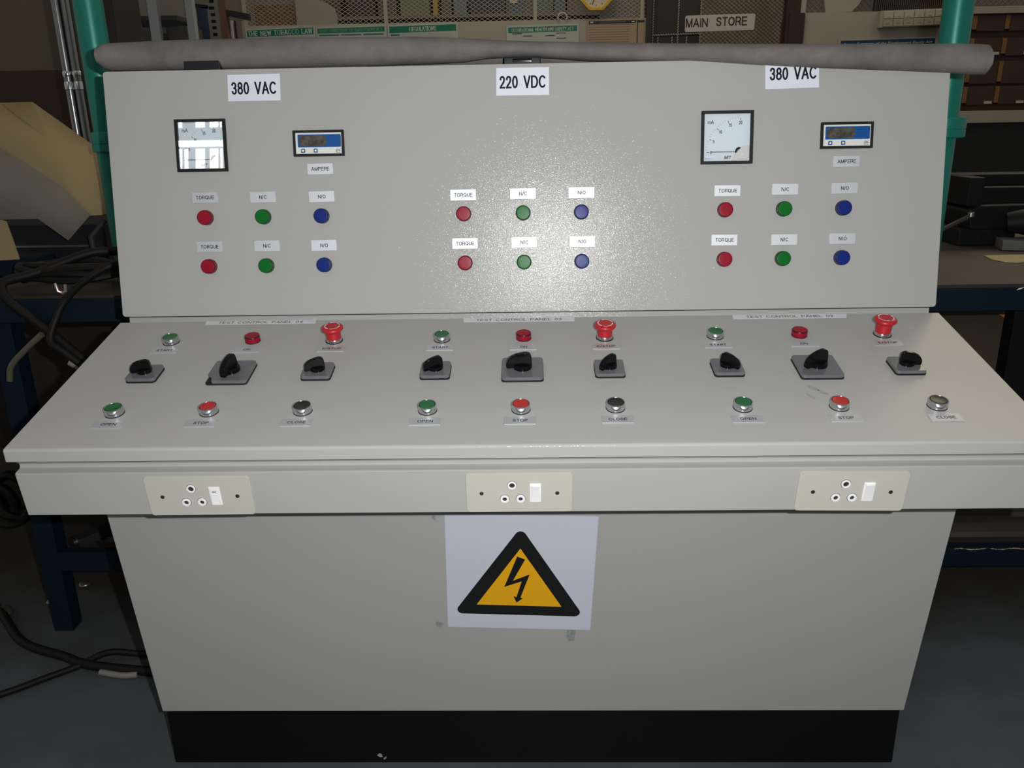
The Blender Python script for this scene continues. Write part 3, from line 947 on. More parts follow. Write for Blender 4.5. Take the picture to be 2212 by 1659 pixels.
# triangle outline, sides measured off the sheet
c2 = lambda x, y: (-0.1523 + (x - 217) * 0.2375e-3 - (y - 612) * 0.0088e-3, 0.5062 - (y - 612) * 0.3085e-3 - (x - 217) * 0.0068e-3)
b = MB().prism(round_poly([(-0.0113, 0.4755), (-0.1478, 0.2695), (0.1098, 0.2592)], 0.0105)[::-1], 0.0009, 0.0012, HAZBLACK, M=CABF)
b.prism([(-0.0129, 0.4264), (-0.1008, 0.2915), (0.0656, 0.2847)], 0.0012, 0.0014, HAZYELLOW, M=CABF)
bolt = [(-0.0193, 0.4078), (-0.0043, 0.4007), (-0.0285, 0.3499), (0.0039, 0.3647), (-0.0147, 0.3081), (-0.0102, 0.3061), (-0.0225, 0.2959), (-0.028, 0.312), (-0.0222, 0.3094), (-0.0116, 0.3483), (-0.0455, 0.335)]
b.prism(bolt, 0.0014, 0.0016, HAZBLACK, M=CABF)
wpart(b, 'warning_triangle', sg)

# ------------------------------------------------------------------ grey roll lying along the top
rows = [(-0.8025, 1.4668, 0.010), (-0.7990, 1.4662, 0.0185), (-0.7872, 1.4649, 0.0245), (-0.6328, 1.4659, 0.0270), (-0.4227, 1.4660, 0.0270), (-0.1966, 1.4655, 0.0245), (-0.1100, 1.4646, 0.0213),
        (-0.0581, 1.4657, 0.0163), (0.0023, 1.4642, 0.0142), (0.0626, 1.4615, 0.0150), (0.1315, 1.4570, 0.0166), (0.2347, 1.4535, 0.0166), (0.4493, 1.4440, 0.0197),
        (0.6205, 1.4376, 0.0221), (0.7912, 1.4313, 0.0256), (0.8300, 1.4290, 0.0262), (0.8460, 1.4283, 0.0258), (0.8485, 1.4283, 0.0225), (0.8490, 1.4283, 0.010)]
def interp(x):
    for (x0, z0, r0), (x1, z1, r1) in zip(rows, rows[1:]):
        if x0 <= x <= x1:
            t = (x - x0) / (x1 - x0)
            return z0 + (z1 - z0) * t, r0 + (r1 - r0) * t
    return rows[-1][1:]
xs = sorted(set([r[0] for r in rows] + [-0.78 + 1.6 * k / 90 for k in range(91)]))
bm = MB()
rings = []
N = 28
from mathutils import noise
for x in xs:
    z, r = interp(x)
    hgt = r
    # where the roll lies on the narrow top it is pressed wider than it is high
    depth = max(r, 0.026) if 0.012 < r else r
    yc = 1.672 - max(0, min(1, (x - 0.05) / 0.55)) * 0.034
    ring = []
    for k in range(N):
        a = 2 * math.pi * k / N
        d = 1 + 0.035 * noise.noise(Vector((x * 9, math.cos(a) * 1.3, math.sin(a) * 1.3)))
        ring.append(bm.bm.verts.new((x, yc + depth * d * math.cos(a), z + hgt * d * math.sin(a))))
    rings.append(ring)
bm.mi(ROLL)
for i in range(len(rings) - 1):
    for k in range(N):
        bm.bm.faces.new((rings[i][k], rings[i][(k + 1) % N], rings[i + 1][(k + 1) % N], rings[i + 1][k]))
bm.bm.faces.new(rings[0]); bm.bm.faces.new(rings[-1][::-1])
# inner layer of the padding, seen where the outer one lifts over the latch
bm.tube([(-0.30, 1.715, 1.452), (-0.12, 1.712, 1.4535), (0.02, 1.710, 1.4545), (0.16, 1.712, 1.4535), (0.30, 1.715, 1.452)], [0.015, 0.017, 0.018, 0.017, 0.015], ROLL, 20)
tag(wpart(bm, 'cloth_roll', None, sharp=60), 'long dirty grey padded roll lying along the top of the console', 'padding roll')

# ------------------------------------------------------------------ workbench behind
BLUE = mat('dark_blue_paint', (0.003, 0.011, 0.024), 0.6, spec=0.2, vary=(25, (0.003, 0.010, 0.021), 1))
BENCHTOP = mat('oily_bench_top', (0.042, 0.030, 0.024), 0.6, vary=(8, (0.022, 0.017, 0.015), 1.2))
SHELFWOOD = mat('dirty_shelf_slats', (0.075, 0.064, 0.053), 0.8, vary=(10, (0.05, 0.043, 0.036), 1))
CHIPPAINT = mat('chipped_pale_paint', (0.45, 0.38, 0.20), 0.7)
MACHBLACK = mat('black_drawer_paint', (0.005, 0.005, 0.006), 0.6, spec=0.2)
wb = thing('workbench', 'long dark workbench with blue steel frame standing behind the console', 'workbench', (0, 2.4, 0))
b = MB().box((-2.4, 1.955, 0.915), (2.6, 3.10, 0.95), BENCHTOP, bevel=0.002)
wpart(b, 'bench_top', wb)
b = MB().box((-2.4, 1.945, 0.887), (2.6, 1.965, 0.944), BLUE, bevel=0.002)
b.poly([(1.155, 1.9447, 0.936), (1.165, 1.9447, 0.9385), (1.172, 1.9447, 0.9425), (1.160, 1.9447, 0.941)], SIGNWHITE)
wpart(b, 'front_rail', wb)
for x in (-1.30, 2.45):
    for y in (1.967, 3.03):
        b = MB().box((x - 0.027, y, 0.0), (x + 0.027, y + 0.05, 0.90), BLUE, bevel=0.002)
        wpart(b, 'leg', wb)
for y in (1.965, 3.04):
    b = MB().box((-1.28, y, 0.190), (2.45, y + 0.03, 0.246), BLUE, bevel=0.002)
    if y < 2:
        random.seed(3)
        for xa, xb in ((1.118, 1.150), (1.142, 1.205), (1.212, 1.232), (1.228, 1.330)):
            up = []; dn_ = []
            n_ = max(4, int((xb - xa) / 0.0035))
            for k in range(n_ + 1):
                x = xa + (xb - xa) * k / n_
                e = math.sin(math.pi * k / n_) ** 0.4
                mid_ = 0.2415 + 0.0016 * math.sin(x * 90)
                up.append((x, y - 0.0007, mid_ + e * random.uniform(0.0004, 0.0024)))
                dn_.append((x, y - 0.0007, mid_ - e * random.uniform(0.0002, 0.0020)))
            for k in range(n_):
                b.poly([dn_[k], dn_[k + 1], up[k + 1], up[k]], CHIPPAINT)
    wpart(b, 'lower_rail', wb)
b = MB()
for k in range(9):
    y = 2.02 + k * 0.115
    b.box((-1.18, y, 0.246), (2.40, y + 0.055, 0.262), SHELFWOOD, bevel=0.001)
wpart(b, 'slatted_shelf', wb)
wpart(MB().box((-2.4, 3.085, 0.10), (0.90, 3.095, 0.915), BENCHTOP), 'added_dark_panel', wb)  # added panel that keeps the space under the bench dark
b = MB().box((1.185, 1.985, 0.60), (1.75, 2.03, 0.915), MACHBLACK, bevel=0.003)
tag(wpart(b, 'apron_board', wb), 'black board hanging under the bench top')

# ---- green press columns standing on the bench
GREEN = mat('teal_green_enamel', (0.010, 0.205, 0.158), 0.38, metal=0.25, spec=0.6, bump=(220, 0.12, 0.0008))
for x, lab in ((-1.042, 'teal green enamelled press column on the bench beside the beige folded sheet'), (1.027, 'teal green enamelled press column on the bench beside the drawer cabinet view')):
    c = thing('press_column', lab, 'column', (x, 2.15, 0.95), 'green columns on the workbench')
    b = MB().lathe([(0.0, 0.0), (0.034, 0.0), (0.034, 1.70), (0, 1.70)], GREEN, 48, M=T(x, 2.15, 0.95))
    wpart(b, 'shaft', c)
    rc = 0.042 if x < 0 else 0.053
    b = MB().lathe([(0.034, 0.328), (rc - 0.002, 0.328), (rc, 0.330), (rc, 0.345), (rc - 0.001, 0.346), (rc - 0.001, 0.348), (rc, 0.349), (rc, 0.372), (rc - 0.003, 0.376), (0.034, 0.376)], GREEN, 48, M=T(x, 2.15, 0.95))
    wpart(b, 'collar', c)

# ---- beige folded sheet, dark case and cables on the bench
def warp(px_pts, thick, m, name, label, cat, quads):
    b = MB()
    vv = [b.bm.verts.new(Vector(p)) for p in px_pts]
    b.mi(m)
    for q in quads:
        b.bm.faces.new([vv[i] for i in q])
    o = wpart(b, name, None)
    md = o.modifiers.new('thickness', 'SOLIDIFY')
    md.thickness = thick
    md.offset = 0
    return tag(o, label, cat)
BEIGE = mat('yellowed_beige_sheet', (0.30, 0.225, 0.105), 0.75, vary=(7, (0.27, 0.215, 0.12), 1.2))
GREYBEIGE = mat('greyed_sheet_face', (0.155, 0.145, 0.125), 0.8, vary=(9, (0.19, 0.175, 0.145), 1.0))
def cam_pt(X245, Z245, y, y0=2.45):
    k = y / y0
    return (0.0103 + (X245 - 0.0103) * k, y, 1.3415 + (Z245 - 1.3415) * k)
A = lambda X, Z, y: cam_pt(X, Z, y)
sh = thing('folded_sheet', 'yellowed beige sheet folded over a case, propped on the bench by the green column', 'sheet', (-1.4, 2.4, 0.98))
b = MB()
top = [A(-1.72, 1.40, 2.50), A(-1.485, 1.408, 2.50), A(-1.392, 1.409, 2.50), A(-1.24, 1.29, 2.48), A(-1.195, 1.262, 2.46), A(-1.215, 1.094, 2.32), A(-1.281, 1.091, 2.30), A(-1.355, 1.178, 2.30), A(-1.51, 1.287, 2.32), A(-1.72, 1.40 - .05, 2.34)]
vv = [b.bm.verts.new(Vector(p)) for p in top]
mid = b.bm.verts.new(Vector(A(-1.36, 1.305, 2.44)))
b.mi(BEIGE)
for q in ((0, 1, 8, 9), (1, 2, 'm', 8), (2, 3, 'm'), (3, 4, 'm'), (4, 5, 'm'), (5, 6, 7, 'm'), (7, 8, 'm')):
    b.bm.faces.new([mid if i == 'm' else vv[i] for i in q])
o = wpart(b, 'upper_flap', sh, sharp=80, weighted=False)
md = o.modifiers.new('thickness', 'SOLIDIFY'); md.thickness = 0.004; md.offset = -1
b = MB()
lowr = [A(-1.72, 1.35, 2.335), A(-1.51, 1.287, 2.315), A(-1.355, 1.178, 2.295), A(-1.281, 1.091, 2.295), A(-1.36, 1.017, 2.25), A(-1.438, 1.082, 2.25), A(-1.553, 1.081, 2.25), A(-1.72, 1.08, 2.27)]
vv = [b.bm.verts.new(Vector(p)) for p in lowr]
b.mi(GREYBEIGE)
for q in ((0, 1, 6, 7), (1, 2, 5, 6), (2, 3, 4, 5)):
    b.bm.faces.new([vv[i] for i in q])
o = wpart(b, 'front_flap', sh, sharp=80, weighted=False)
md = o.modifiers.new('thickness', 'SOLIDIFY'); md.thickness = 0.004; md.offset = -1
b = MB()
pts = [A(-1.55, 1.305, 2.1), A(-1.541, 1.118, 2.10), A(-1.533, 1.112, 2.10), A(-1.523, 1.05, 2.10), A(-1.515, 0.966, 2.10), A(-1.62, 0.966, 2.10), A(-1.62, 1.118, 2.10)]
b.prism([(-1.50, 1.118), (-1.328, 1.118), (-1.316, 1.114), (-1.307, 1.062), (-1.301, 1.018), (-1.50, 1.010)], -2.104, -2.098, BEIGE, M=Matrix(((1, 0, 0, 0), (0, 0, -1, 0), (0, 1, 0, 0), (0, 0, 0, 1))))
tag(wpart(b, 'card_offcut', None), 'small beige card standing at the very edge of view, in front of the folded sheet', 'card')
# dark case below the sheet
b = MB().box((-1.75, 2.36, 0.952), (-1.20, 2.75, 1.075), BLACKMATT, bevel=0.006)
b.box((-1.75, 2.352, 1.012), (-1.25, 2.362, 1.018), STEEL)
tag(wpart(b, 'tool_case', None), 'black flat case on the bench underneath the folded beige sheet', 'case')
b = MB().box((-1.46, 2.22, 0.952), (-1.33, 2.32, 1.005), BLUE, bevel=0.004)
tag(wpart(b, 'parts_box', None), 'dark blue low box on the bench in front of the black case', 'box')
# steel strut leaning by the case
b = MB().tube([(-1.185, 2.26, 0.953), (-1.195, 2.27, 1.05), (-1.17, 2.31, 1.09)], 0.008, RUBBER, 10)
tag(wpart(b, 'bent_bracket', None), 'thin black bent bracket standing on the bench under the sheet corner', 'bracket')

CABLE = mat('black_cable_rubber', (0.009, 0.008, 0.0075), 0.55, spec=0.25)
def spline(pts, n=10):
    P = [Vector(p) for p in pts]
    P = [P[0] * 2 - P[1]] + P + [P[-1] * 2 - P[-2]]
    out = []
    for i in range(1, len(P) - 2):
        for k in range(n):
            t = k / n
            a, b_, c, d = P[i-1], P[i], P[i+1], P[i+2]
            out.append(0.5 * ((2*b_) + (-a + c)*t + (2*a - 5*b_ + 4*c - d)*t*t + (-a + 3*b_ - 3*c + d)*t*t*t))
    out.append(P[-2])
    return out
# coil of cable on the bench, drooping over the front rail
coil = []
random.seed(9)
for k in range(40):
    a = 2 * math.pi * k / 13
    coil.append((-1.15 + (0.135 + 0.012 * math.sin(k * 1.7)) * math.cos(a), 2.085 + 0.085 * math.sin(a), 0.965 + 0.012 * (k / 13) + 0.012 * abs(math.sin(k * 0.9))))
b = MB().tube(spline(coil, 5), 0.0095, CABLE, 8)
tag(wpart(b, 'cable_coil', None), 'loose coil of black cable lying on the bench beside the console', 'cable')
b = MB().tube(spline([(-1.00, 2.12, 1.030), (-1.10, 2.08, 1.035), (-1.20, 2.0, 1.00), (-1.255, 1.945, 0.985), (-1.235, 1.925, 0.945), (-1.165, 1.92, 0.885), (-1.115, 1.915, 0.84), (-1.06, 1.905, 0.79), (-1.0, 1.90, 0.70), (-0.96, 1.90, 0.60)]), 0.0112, CABLE, 10)
tag(wpart(b, 'thick_cable', None), 'thick black cable curling off the bench and down past the desk corner', 'cable')
b = MB().tube(spline([(-0.93, 2.02, 1.03), (-0.985, 1.96, 1.025), (-1.05, 1.935, 0.99), (-1.10, 1.925, 0.945), (-1.122, 1.905, 0.90), (-1.13, 1.885, 0.855), (-1.10, 1.880, 0.83), (-1.04, 1.880, 0.775), (-0.985, 1.880, 0.70)]), 0.009, CABLE, 10)
tag(wpart(b, 'thin_cable', None), 'thinner black cable looping from behind the panel over the bench edge', 'cable')
b = MB()
for dx, dz in ((-0.012, 0.010), (0.012, 0.006)):
    b.tube([(-1.128, 1.968, 0.955), (-1.128 + dx * 0.8, 1.966, 0.960), (-1.128 + dx, 1.964, 0.970 + dz)], 0.0035, mat('bare_copper', (0.62, 0.52, 0.45), 0.35, metal=0.7), 8)
b.tube([(-1.138, 1.985, 0.956), (-1.128, 1.968, 0.955)], 0.0045, mat('red_sleeve', (0.25, 0.03, 0.02), 0.5), 8)
tag(wpart(b, 'wire_end', None), 'bare bright metal wire ends among the cables on the bench', 'wire')
b = MB().tube(spline([(-1.160, 1.905, 0.868), (-1.210, 1.905, 0.828), (-1.250, 1.905, 0.790), (-1.262, 1.905, 0.752)]), 0.0075, mat('pale_sleeve', (0.10, 0.085, 0.066), 0.5), 10)
tag(wpart(b, 'pale_hose', None), 'short pale hose hanging in front of the blue bench rail', 'hose')
b = MB().tube(spline([(-1.10, 1.895, 0.80), (-1.075, 1.893, 0.785), (-1.058, 1.89, 0.765)]), 0.008, mat('grey_plug', (0.22, 0.21, 0.19), 0.5), 10)
tag(wpart(b, 'cable_tip', None), 'light grey cable tip lying on the thick black cable', 'cable end')
# floor cables
b = MB().tube(spline([(-1.70, 2.20, 0.012), (-1.52, 2.04, 0.012), (-1.375, 1.90, 0.012), (-1.226, 1.835, 0.012), (-1.142, 1.80, 0.012), (-0.99, 1.775, 0.012), (-0.80, 1.76, 0.012)]), 0.012, CABLE, 10)
tag(wpart(b, 'floor_cable', None), 'black cable on the floor running from under the bench to the console base', 'cable')
b = MB().tube(spline([(-1.50, 1.58, 0.009), (-1.312, 1.685, 0.009), (-1.23, 1.75, 0.009), (-1.167, 1.80, 0.010), (-1.10, 1.83, 0.028), (-1.0, 1.845, 0.012), (-0.80, 1.86, 0.010)]), 0.0085, CABLE, 10)
tag(wpart(b, 'floor_cable', None), 'thinner black cable crossing the floor and over the other one', 'cable')
b = MB().tube(spline([(-1.10, 1.775, 0.008), (-1.04, 1.762, 0.008), (-1.0, 1.765, 0.008)]), 0.008, mat('grey_plug', (0.22, 0.21, 0.19), 0.5), 10)
tag(wpart(b, 'cable_joint', None), 'pale taped joint on the floor against the console side', 'cable joint')
# coil hanging under the bench
b = MB()
ring = [(-1.455 + 0.060 * math.cos(a), 2.02 + 0.004 * k, 0.345 + 0.066 * math.sin(a)) for k, a in enumerate([2 * math.pi * i / 18 for i in range(37)])]
b.tube(spline(ring, 3), 0.014, CABLE, 8)
tag(wpart(b, 'hose_coil', None), 'small black hose coil standing in the dark under the bench at the edge of view', 'hose')
b = MB().box((-0.02, -0.16, -0.012), (0.02, 0.16, 0.012), RUBBER, bevel=0.002, M=Matrix.Translation((-1.12, 2.10, 0.275)) @ Matrix.Rotation(math.radians(-38), 4, 'Z'))
b.lathe([(0.008, -0.165), (0.008, -0.158), (0.0, -0.157)], STEEL, 12, M=Matrix.Translation((-1.12, 2.10, 0.275)) @ Matrix.Rotation(math.radians(-38), 4, 'Z') @ Matrix.Rotation(math.radians(-90), 4, 'X'))
tag(wpart(b, 'steel_bar', None), 'dark flat steel bar lying askew on the slatted shelf', 'bar')
random.seed(12)
for k, (x, y, s) in enumerate(((-1.46, 2.22, .03), (-1.40, 2.10, .022), (-1.52, 2.05, .025), (-1.36, 2.20, .018))):
    b = MB()
    bb = bmesh.new()
    bmesh.ops.create_icosphere(bb, subdivisions=2, radius=s)
    for v in bb.verts:
        v.co *= random.uniform(0.75, 1.15)
        v.co.z *= 0.5
    bmesh.ops.translate(bb, vec=(x, y, s * 0.5), verts=list(bb.verts))
    b._merge(bb, mat('crumpled_foil', (0.22, 0.20, 0.18), 0.3, metal=0.8))
    tag(wpart(b, 'crumpled_scrap', None), ('crumpled bright scrap on the floor farthest under the bench', 'crumpled scrap on the floor close to the bench leg',
        'crumpled scrap on the floor at the edge of view', 'smallest crumpled scrap on the floor behind the bench leg')[k], 'scrap', 'metal scraps on the floor')

# ---- vice and odds on the other end of the bench
IRON = mat('black_cast_iron', (0.005, 0.0055, 0.0065), 0.55, spec=0.2, vary=(30, (0.010, 0.010, 0.011), 1))
v = thing('bench_vice', 'big black cast iron vice bolted on the bench by the green column', 'vice', (1.5, 2.62, 0.95))
b = MB().box((1.305, 2.54, 0.950), (1.475, 2.78, 1.000), IRON, bevel=0.006)
wpart(b, 'base', v)
b = MB().prism([(1.335, 0.998), (1.325, 1.055), (1.36, 1.070), (1.55, 1.072), (1.62, 1.05), (1.66, 1.02), (1.66, 0.985), (1.52, 0.975), (1.44, 0.996)], -2.74, -2.54, IRON, M=Matrix(((1, 0, 0, 0), (0, 0, -1, 0), (0, 1, 0, 0), (0, 0, 0, 1))), bevel=0.008)
wpart(b, 'body', v)
b = MB().box((1.325, 2.56, 1.066), (1.372, 2.74, 1.150), IRON, bevel=0.004)
b.box((1.372, 2.60, 1.066), (1.75, 2.74, 1.118), IRON, bevel=0.006)
b.box((1.335, 2.66, 1.118), (1.75, 2.76, 1.152), IRON, bevel=0.004)
wpart(b, 'jaw', v)
b = MB().tube([(1.43, 2.52, 1.02), (1.50, 2.49, 1.03), (1.62, 2.47, 1.03), (1.75, 2.47, 1.03)], [0.03, 0.042, 0.046, 0.046], IRON, 20)
wpart(b, 'barrel', v)
b = MB().tube([(1.215, 2.50, 0.995), (1.325, 2.53, 1.040)], 0.0075, mat('worn_rod', (0.06, 0.055, 0.05), 0.45, metal=0.5), 12)
b.lathe([(0, -0.010), (0.010, -0.006), (0.010, 0.006), (0, 0.010)], STEEL, 14, M=Matrix.Translation((1.327, 2.53, 1.045)))
wpart(b, 'handle', v)
b = MB().box((0, -0.04, 0.0), (0.30, 0.04, 0.028), mat('grey_steel_block', (0.13, 0.13, 0.13), 0.5, vary=(40, (0.09, 0.09, 0.09), 1)), bevel=0.002, M=Matrix.Translation((1.395, 2.48, 0.951)) @ Matrix.Rotation(math.radians(-14), 4, 'Z'))
tag(wpart(b, 'steel_block', None), 'grey steel block on the bench in front of the vice', 'block')
b = MB().prism([(1.284, 2.345), (1.272, 2.285), (1.285, 2.242), (1.315, 2.228), (1.35, 2.240), (1.40, 2.255), (1.46, 2.30), (1.44, 2.345), (1.36, 2.350)], 0.9505, 0.9535, mat('yellowed_plastic', (0.36, 0.30, 0.12), 0.4, vary=(50, (0.5, 0.42, 0.2), 1.3)), bevel=0.0008, seg=1)
tag(wpart(b, 'plastic_offcut', None), 'yellowish leaf shaped plastic offcut lying on the bench top', 'offcut')

# ------------------------------------------------------------------ twin chrome tubes behind
for k, x in enumerate((-1.672, -1.636)):
    c = thing('chrome_tube', ('outer', 'inner')[k] + ' of two upright chrome tubes behind the folded sheet', 'tube', (x, 3.2, 0), 'pair of chrome tubes')
    b = MB().lathe([(0, 0.0), (0.0155, 0.0), (0.0155, 2.4), (0, 2.4)], mat('worn_chrome', (0.28, 0.28, 0.29), 0.28, metal=1.0), 28, M=T(x, 3.2))
    wpart(b, 'tube', c)
    b = MB().lathe([(0.0155, 1.468), (0.0178, 1.470), (0.0178, 1.492), (0.0155, 1.497), (0.0150, 1.512), (0.0178, 1.517), (0.0178, 1.530), (0.0155, 1.533)], CHROME, 28, M=T(x, 3.2))
    wpart(b, 'collar', c)
MACH = mat('dark_machine_paint', (0.02, 0.017, 0.014), 0.6)
b = MB().box((-1.85, 3.24, 0.0), (-1.50, 3.75, 0.96), MACH, bevel=0.01)
b.box((-1.60, 3.28, 0.95), (-1.50, 3.5, 2.3), MACH, bevel=0.006)
tag(wpart(b, 'machine_base', None), 'dark machine frame behind the chrome tubes', 'machine')

# ------------------------------------------------------------------ glazed display cabinet
ALU = mat('dull_aluminium', (0.30, 0.32, 0.33), 0.5, metal=0.2)
CABIN = mat('cabinet_inside', (0.22, 0.20, 0.155), 0.8)
dc = thing('display_cabinet', 'aluminium framed glass cabinet with shelves behind the green column', 'cabinet', (-1.95, 4.8, 0))
b = MB().box((-2.28, 4.94, 0), (-1.84, 4.975, 2.3), CABIN)
b.box((-2.28, 4.62, 0), (-2.24, 4.94, 2.3), CABIN)
wpart(b, 'carcass', dc)
for x0, x1 in ((-2.26, -2.225), (-1.930, -1.882), (-1.735, -1.695)):
    wpart(MB().box((x0, 4.58, 0), (x1, 4.62, 2.3), ALU, bevel=0.003), 'upright', dc)
for z in (1.05, 1.855):
    wpart(MB().box((-2.24, 4.62, z), (-1.80, 4.94, z + 0.022), mat('dark_shelf', (0.018, 0.017, 0.015), 0.6)), 'shelf', dc)
wpart(MB().box((-2.24, 4.60, 0.1), (-1.70, 4.604, 2.3), GLASS), 'glass_pane', dc)
for x0, x1, z1, cc, lab in ((-2.22, -2.115, 1.842, (0.012, 0.012, 0.013), 'black box standing inside the glass cabinet'), (-2.09, -1.965, 1.815, (0.075, 0.062, 0.045), 'brownish carton inside the glass cabinet beside the black box'),
                           (-1.885, -1.775, 1.832, (0.055, 0.040, 0.032), 'dark brown carton inside the glass cabinet behind the narrow door')):
    o = wpart(MB().box((x0, 4.68, 1.0725), (x1, 4.90, z1), mat('carton_%d' % int(-x0 * 1000), cc, 0.7), bevel=0.004), 'stored_box', None)
    tag(o, lab, 'box', 'boxes inside the glass cabinet')

# ------------------------------------------------------------------ slotted rack
RACKB = mat('rack_dark_blue', (0.020, 0.035, 0.070), 0.5)
RACKG = mat('rack_grey', (0.17, 0.155, 0.125), 0.6)
RUST = mat('rust_red_post', (0.13, 0.065, 0.042), 0.6)
rk = thing('storage_rack', 'slotted steel storage rack with sloping dark shelves beside the tobacco poster', 'rack', (-1.7, 5.2, 0))
b = MB().box((-1.832, 5.0, 0), (-1.772, 5.02, 1.96), RACKB)
tag(wpart(b, 'side_panel', rk), 'dark blue side panel')
b = MB()
random.seed(1)
for k in range(52):
    z = 0.4 + k * 0.034
    b.box((-1.772, 5.0, z - 0.002), (-1.708, 5.003, z + 0.016), RACKG)
    b.box((-1.772, 5.0, z + 0.016), (-1.762, 5.003, z + 0.032), RACKG)
    b.box((-1.730, 5.0, z + 0.016), (-1.708, 5.003, z + 0.032), RACKG)
b.box((-1.762, 5.02, 0), (-1.73, 5.03, 2.3), RUBBER)
wpart(b, 'slotted_upright', rk)
b = MB().box((-1.706, 5.0, 0), (-1.668, 5.05, 2.3), RUST)
wpart(b, 'post', rk)
b = MB().prism([(-2.10, 2.003), (-2.10, 2.022), (-1.765, 1.968), (-1.765, 1.950)], -5.04, -5.0, RUBBER, M=Matrix(((1, 0, 0, 0), (0, 0, -1, 0), (0, 1, 0, 0), (0, 0, 0, 1))))
b.prism([(-1.668, 1.915), (-1.668, 1.945), (-1.545, 1.922), (-1.545, 1.888)], -5.04, -5.0, RUBBER, M=Matrix(((1, 0, 0, 0), (0, 0, -1, 0), (0, 1, 0, 0), (0, 0, 0, 1))))
wpart(b, 'shelf', rk)
b = MB().box((-1.710, 5.10, 0), (-1.675, 5.13, 1.90), mat('white_stile', (0.42, 0.41, 0.39), 0.6))
tag(wpart(b, 'white_post', None), 'narrow white post standing between the rack and the tobacco poster', 'post')
b = MB().box((-1.657, 5.12, 0), (-1.625, 5.16, 1.90), RACKG)
b.box((-1.667, 5.115, 0), (-1.657, 5.13, 1.90), RUBBER)
tag(wpart(b, 'grey_post', None), 'narrow grey post with a black edge close to the tobacco poster', 'post')

# ------------------------------------------------------------------ mesh screens of the store
def lattice(b, x0, x1, z0, z1, y, px, pz, w, m):
    """Diamond lattice of thin bars, clipped to a rectangle."""
    sl = pz / px
    for sgn in (1, -1):
        n0 = int(math.floor((z0 - max(sgn * sl * x0, sgn * sl * x1)) / pz)) - 1
        n1 = int(math.ceil((z1 - min(sgn * sl * x0, sgn * sl * x1)) / pz)) + 1
        for k in range(n0, n1 + 1):
            c = k * pz
            xa, xb = x0, x1
            za, zb = sgn * sl * xa + c, sgn * sl * xb + c
            lo, hi = sorted(((z0 - c) / (sgn * sl), (z1 - c) / (sgn * sl)))
            xa = max(x0, lo); xb = min(x1, hi)
            if xb - xa < 1e-3:
                continue
            za, zb = sgn * sl * xa + c, sgn * sl * xb + c
            d = Vector((xb - xa, 0, zb - za)).normalized()
            nn = Vector((-d.z, 0, d.x)) * w / 2
            dy = Vector((0, 0.0015 if sgn > 0 else 0.003, 0))
            p, q = Vector((xa, y, za)), Vector((xb, y, zb))
            b._take([p - nn - dy, q - nn - dy, q + nn - dy, p + nn - dy, p - nn + dy, q - nn + dy, q + nn + dy, p + nn + dy],
                    [(0, 1, 2, 3), (7, 6, 5, 4), (0, 4, 5, 1), (1, 5, 6, 2), (2, 6, 7, 3), (3, 7, 4, 0)], m)
MESHPAINT = mat('mesh_cream_paint', (0.28, 0.255, 0.21), 0.5)
MESHDARK = mat('mesh_dark_paint', (0.018, 0.017, 0.016), 0.5)
sc = thing('mesh_screen', 'cream painted diamond mesh screen of the store above the posters', 'mesh screen', (-0.55, 6.03, 1.962))
b = MB()
lattice(b, -1.90, 0.80, 1.955, 2.60, 6.03, 0.0390, 0.0252, 0.0034, MESHPAINT)
wpart(b, 'mesh', sc, smooth=False)
for x in (-1.885, -0.936, 0.065, 0.775):
    wpart(MB().box((x - 0.012, 6.015, 1.955), (x + 0.012, 6.05, 2.6), CREAMWALL), 'upright', sc)
# patches fixed to the screen
b = MB().prism([(-1.535, 1.958), (-1.263, 1.960), (-1.262, 2.015), (-1.275, 2.058), (-1.330, 2.092), (-1.415, 2.128), (-1.535, 2.30)], -6.02, -6.005, mat('pale_board', (0.23, 0.215, 0.18), 0.6), M=Matrix(((1, 0, 0, 0), (0, 0, -1, 0), (0, 1, 0, 0), (0, 0, 0, 1))))
tag(wpart(b, 'pale_board', None), 'pale board with a rounded corner fixed on the mesh beside the brown carton', 'board')
b = MB().box((-1.875, 6.20, 0.0), (-1.545, 6.5, 2.115), mat('brown_carton', (0.36, 0.18, 0.065), 0.8, vary=(20, (0.14, 0.07, 0.035), 1.2)), bevel=0.004)
tag(wpart(b, 'brown_carton', None), 'tall brown cardboard carton behind the mesh above the tobacco poster', 'carton')
b = MB().box((0.60, 6.06, 1.96), (0.735, 6.075, 2.5), mat('pale_board', (0.23, 0.215, 0.18), 0.6))
b.box((0.50, 6.10, 1.97), (0.62, 6.115, 2.5), mat('pale_board', (0.23, 0.215, 0.18), 0.6))
tag(wpart(b, 'white_partition', None), 'pale upright board behind the mesh next to the clock', 'board')
ringb = MB().tube(spline([(0.245 + 0.030 * math.cos(a), 5.99, 1.972 + 0.030 * math.sin(a)) for a in [math.pi * k / 8 for k in range(-1, 10)]]), 0.0045, mat('white_ring', (0.42, 0.40, 0.37), 0.5), 8)
tag(wpart(ringb, 'wire_ring', None), 'white ring hung on the lower edge of the mesh, above the safety act poster', 'ring')

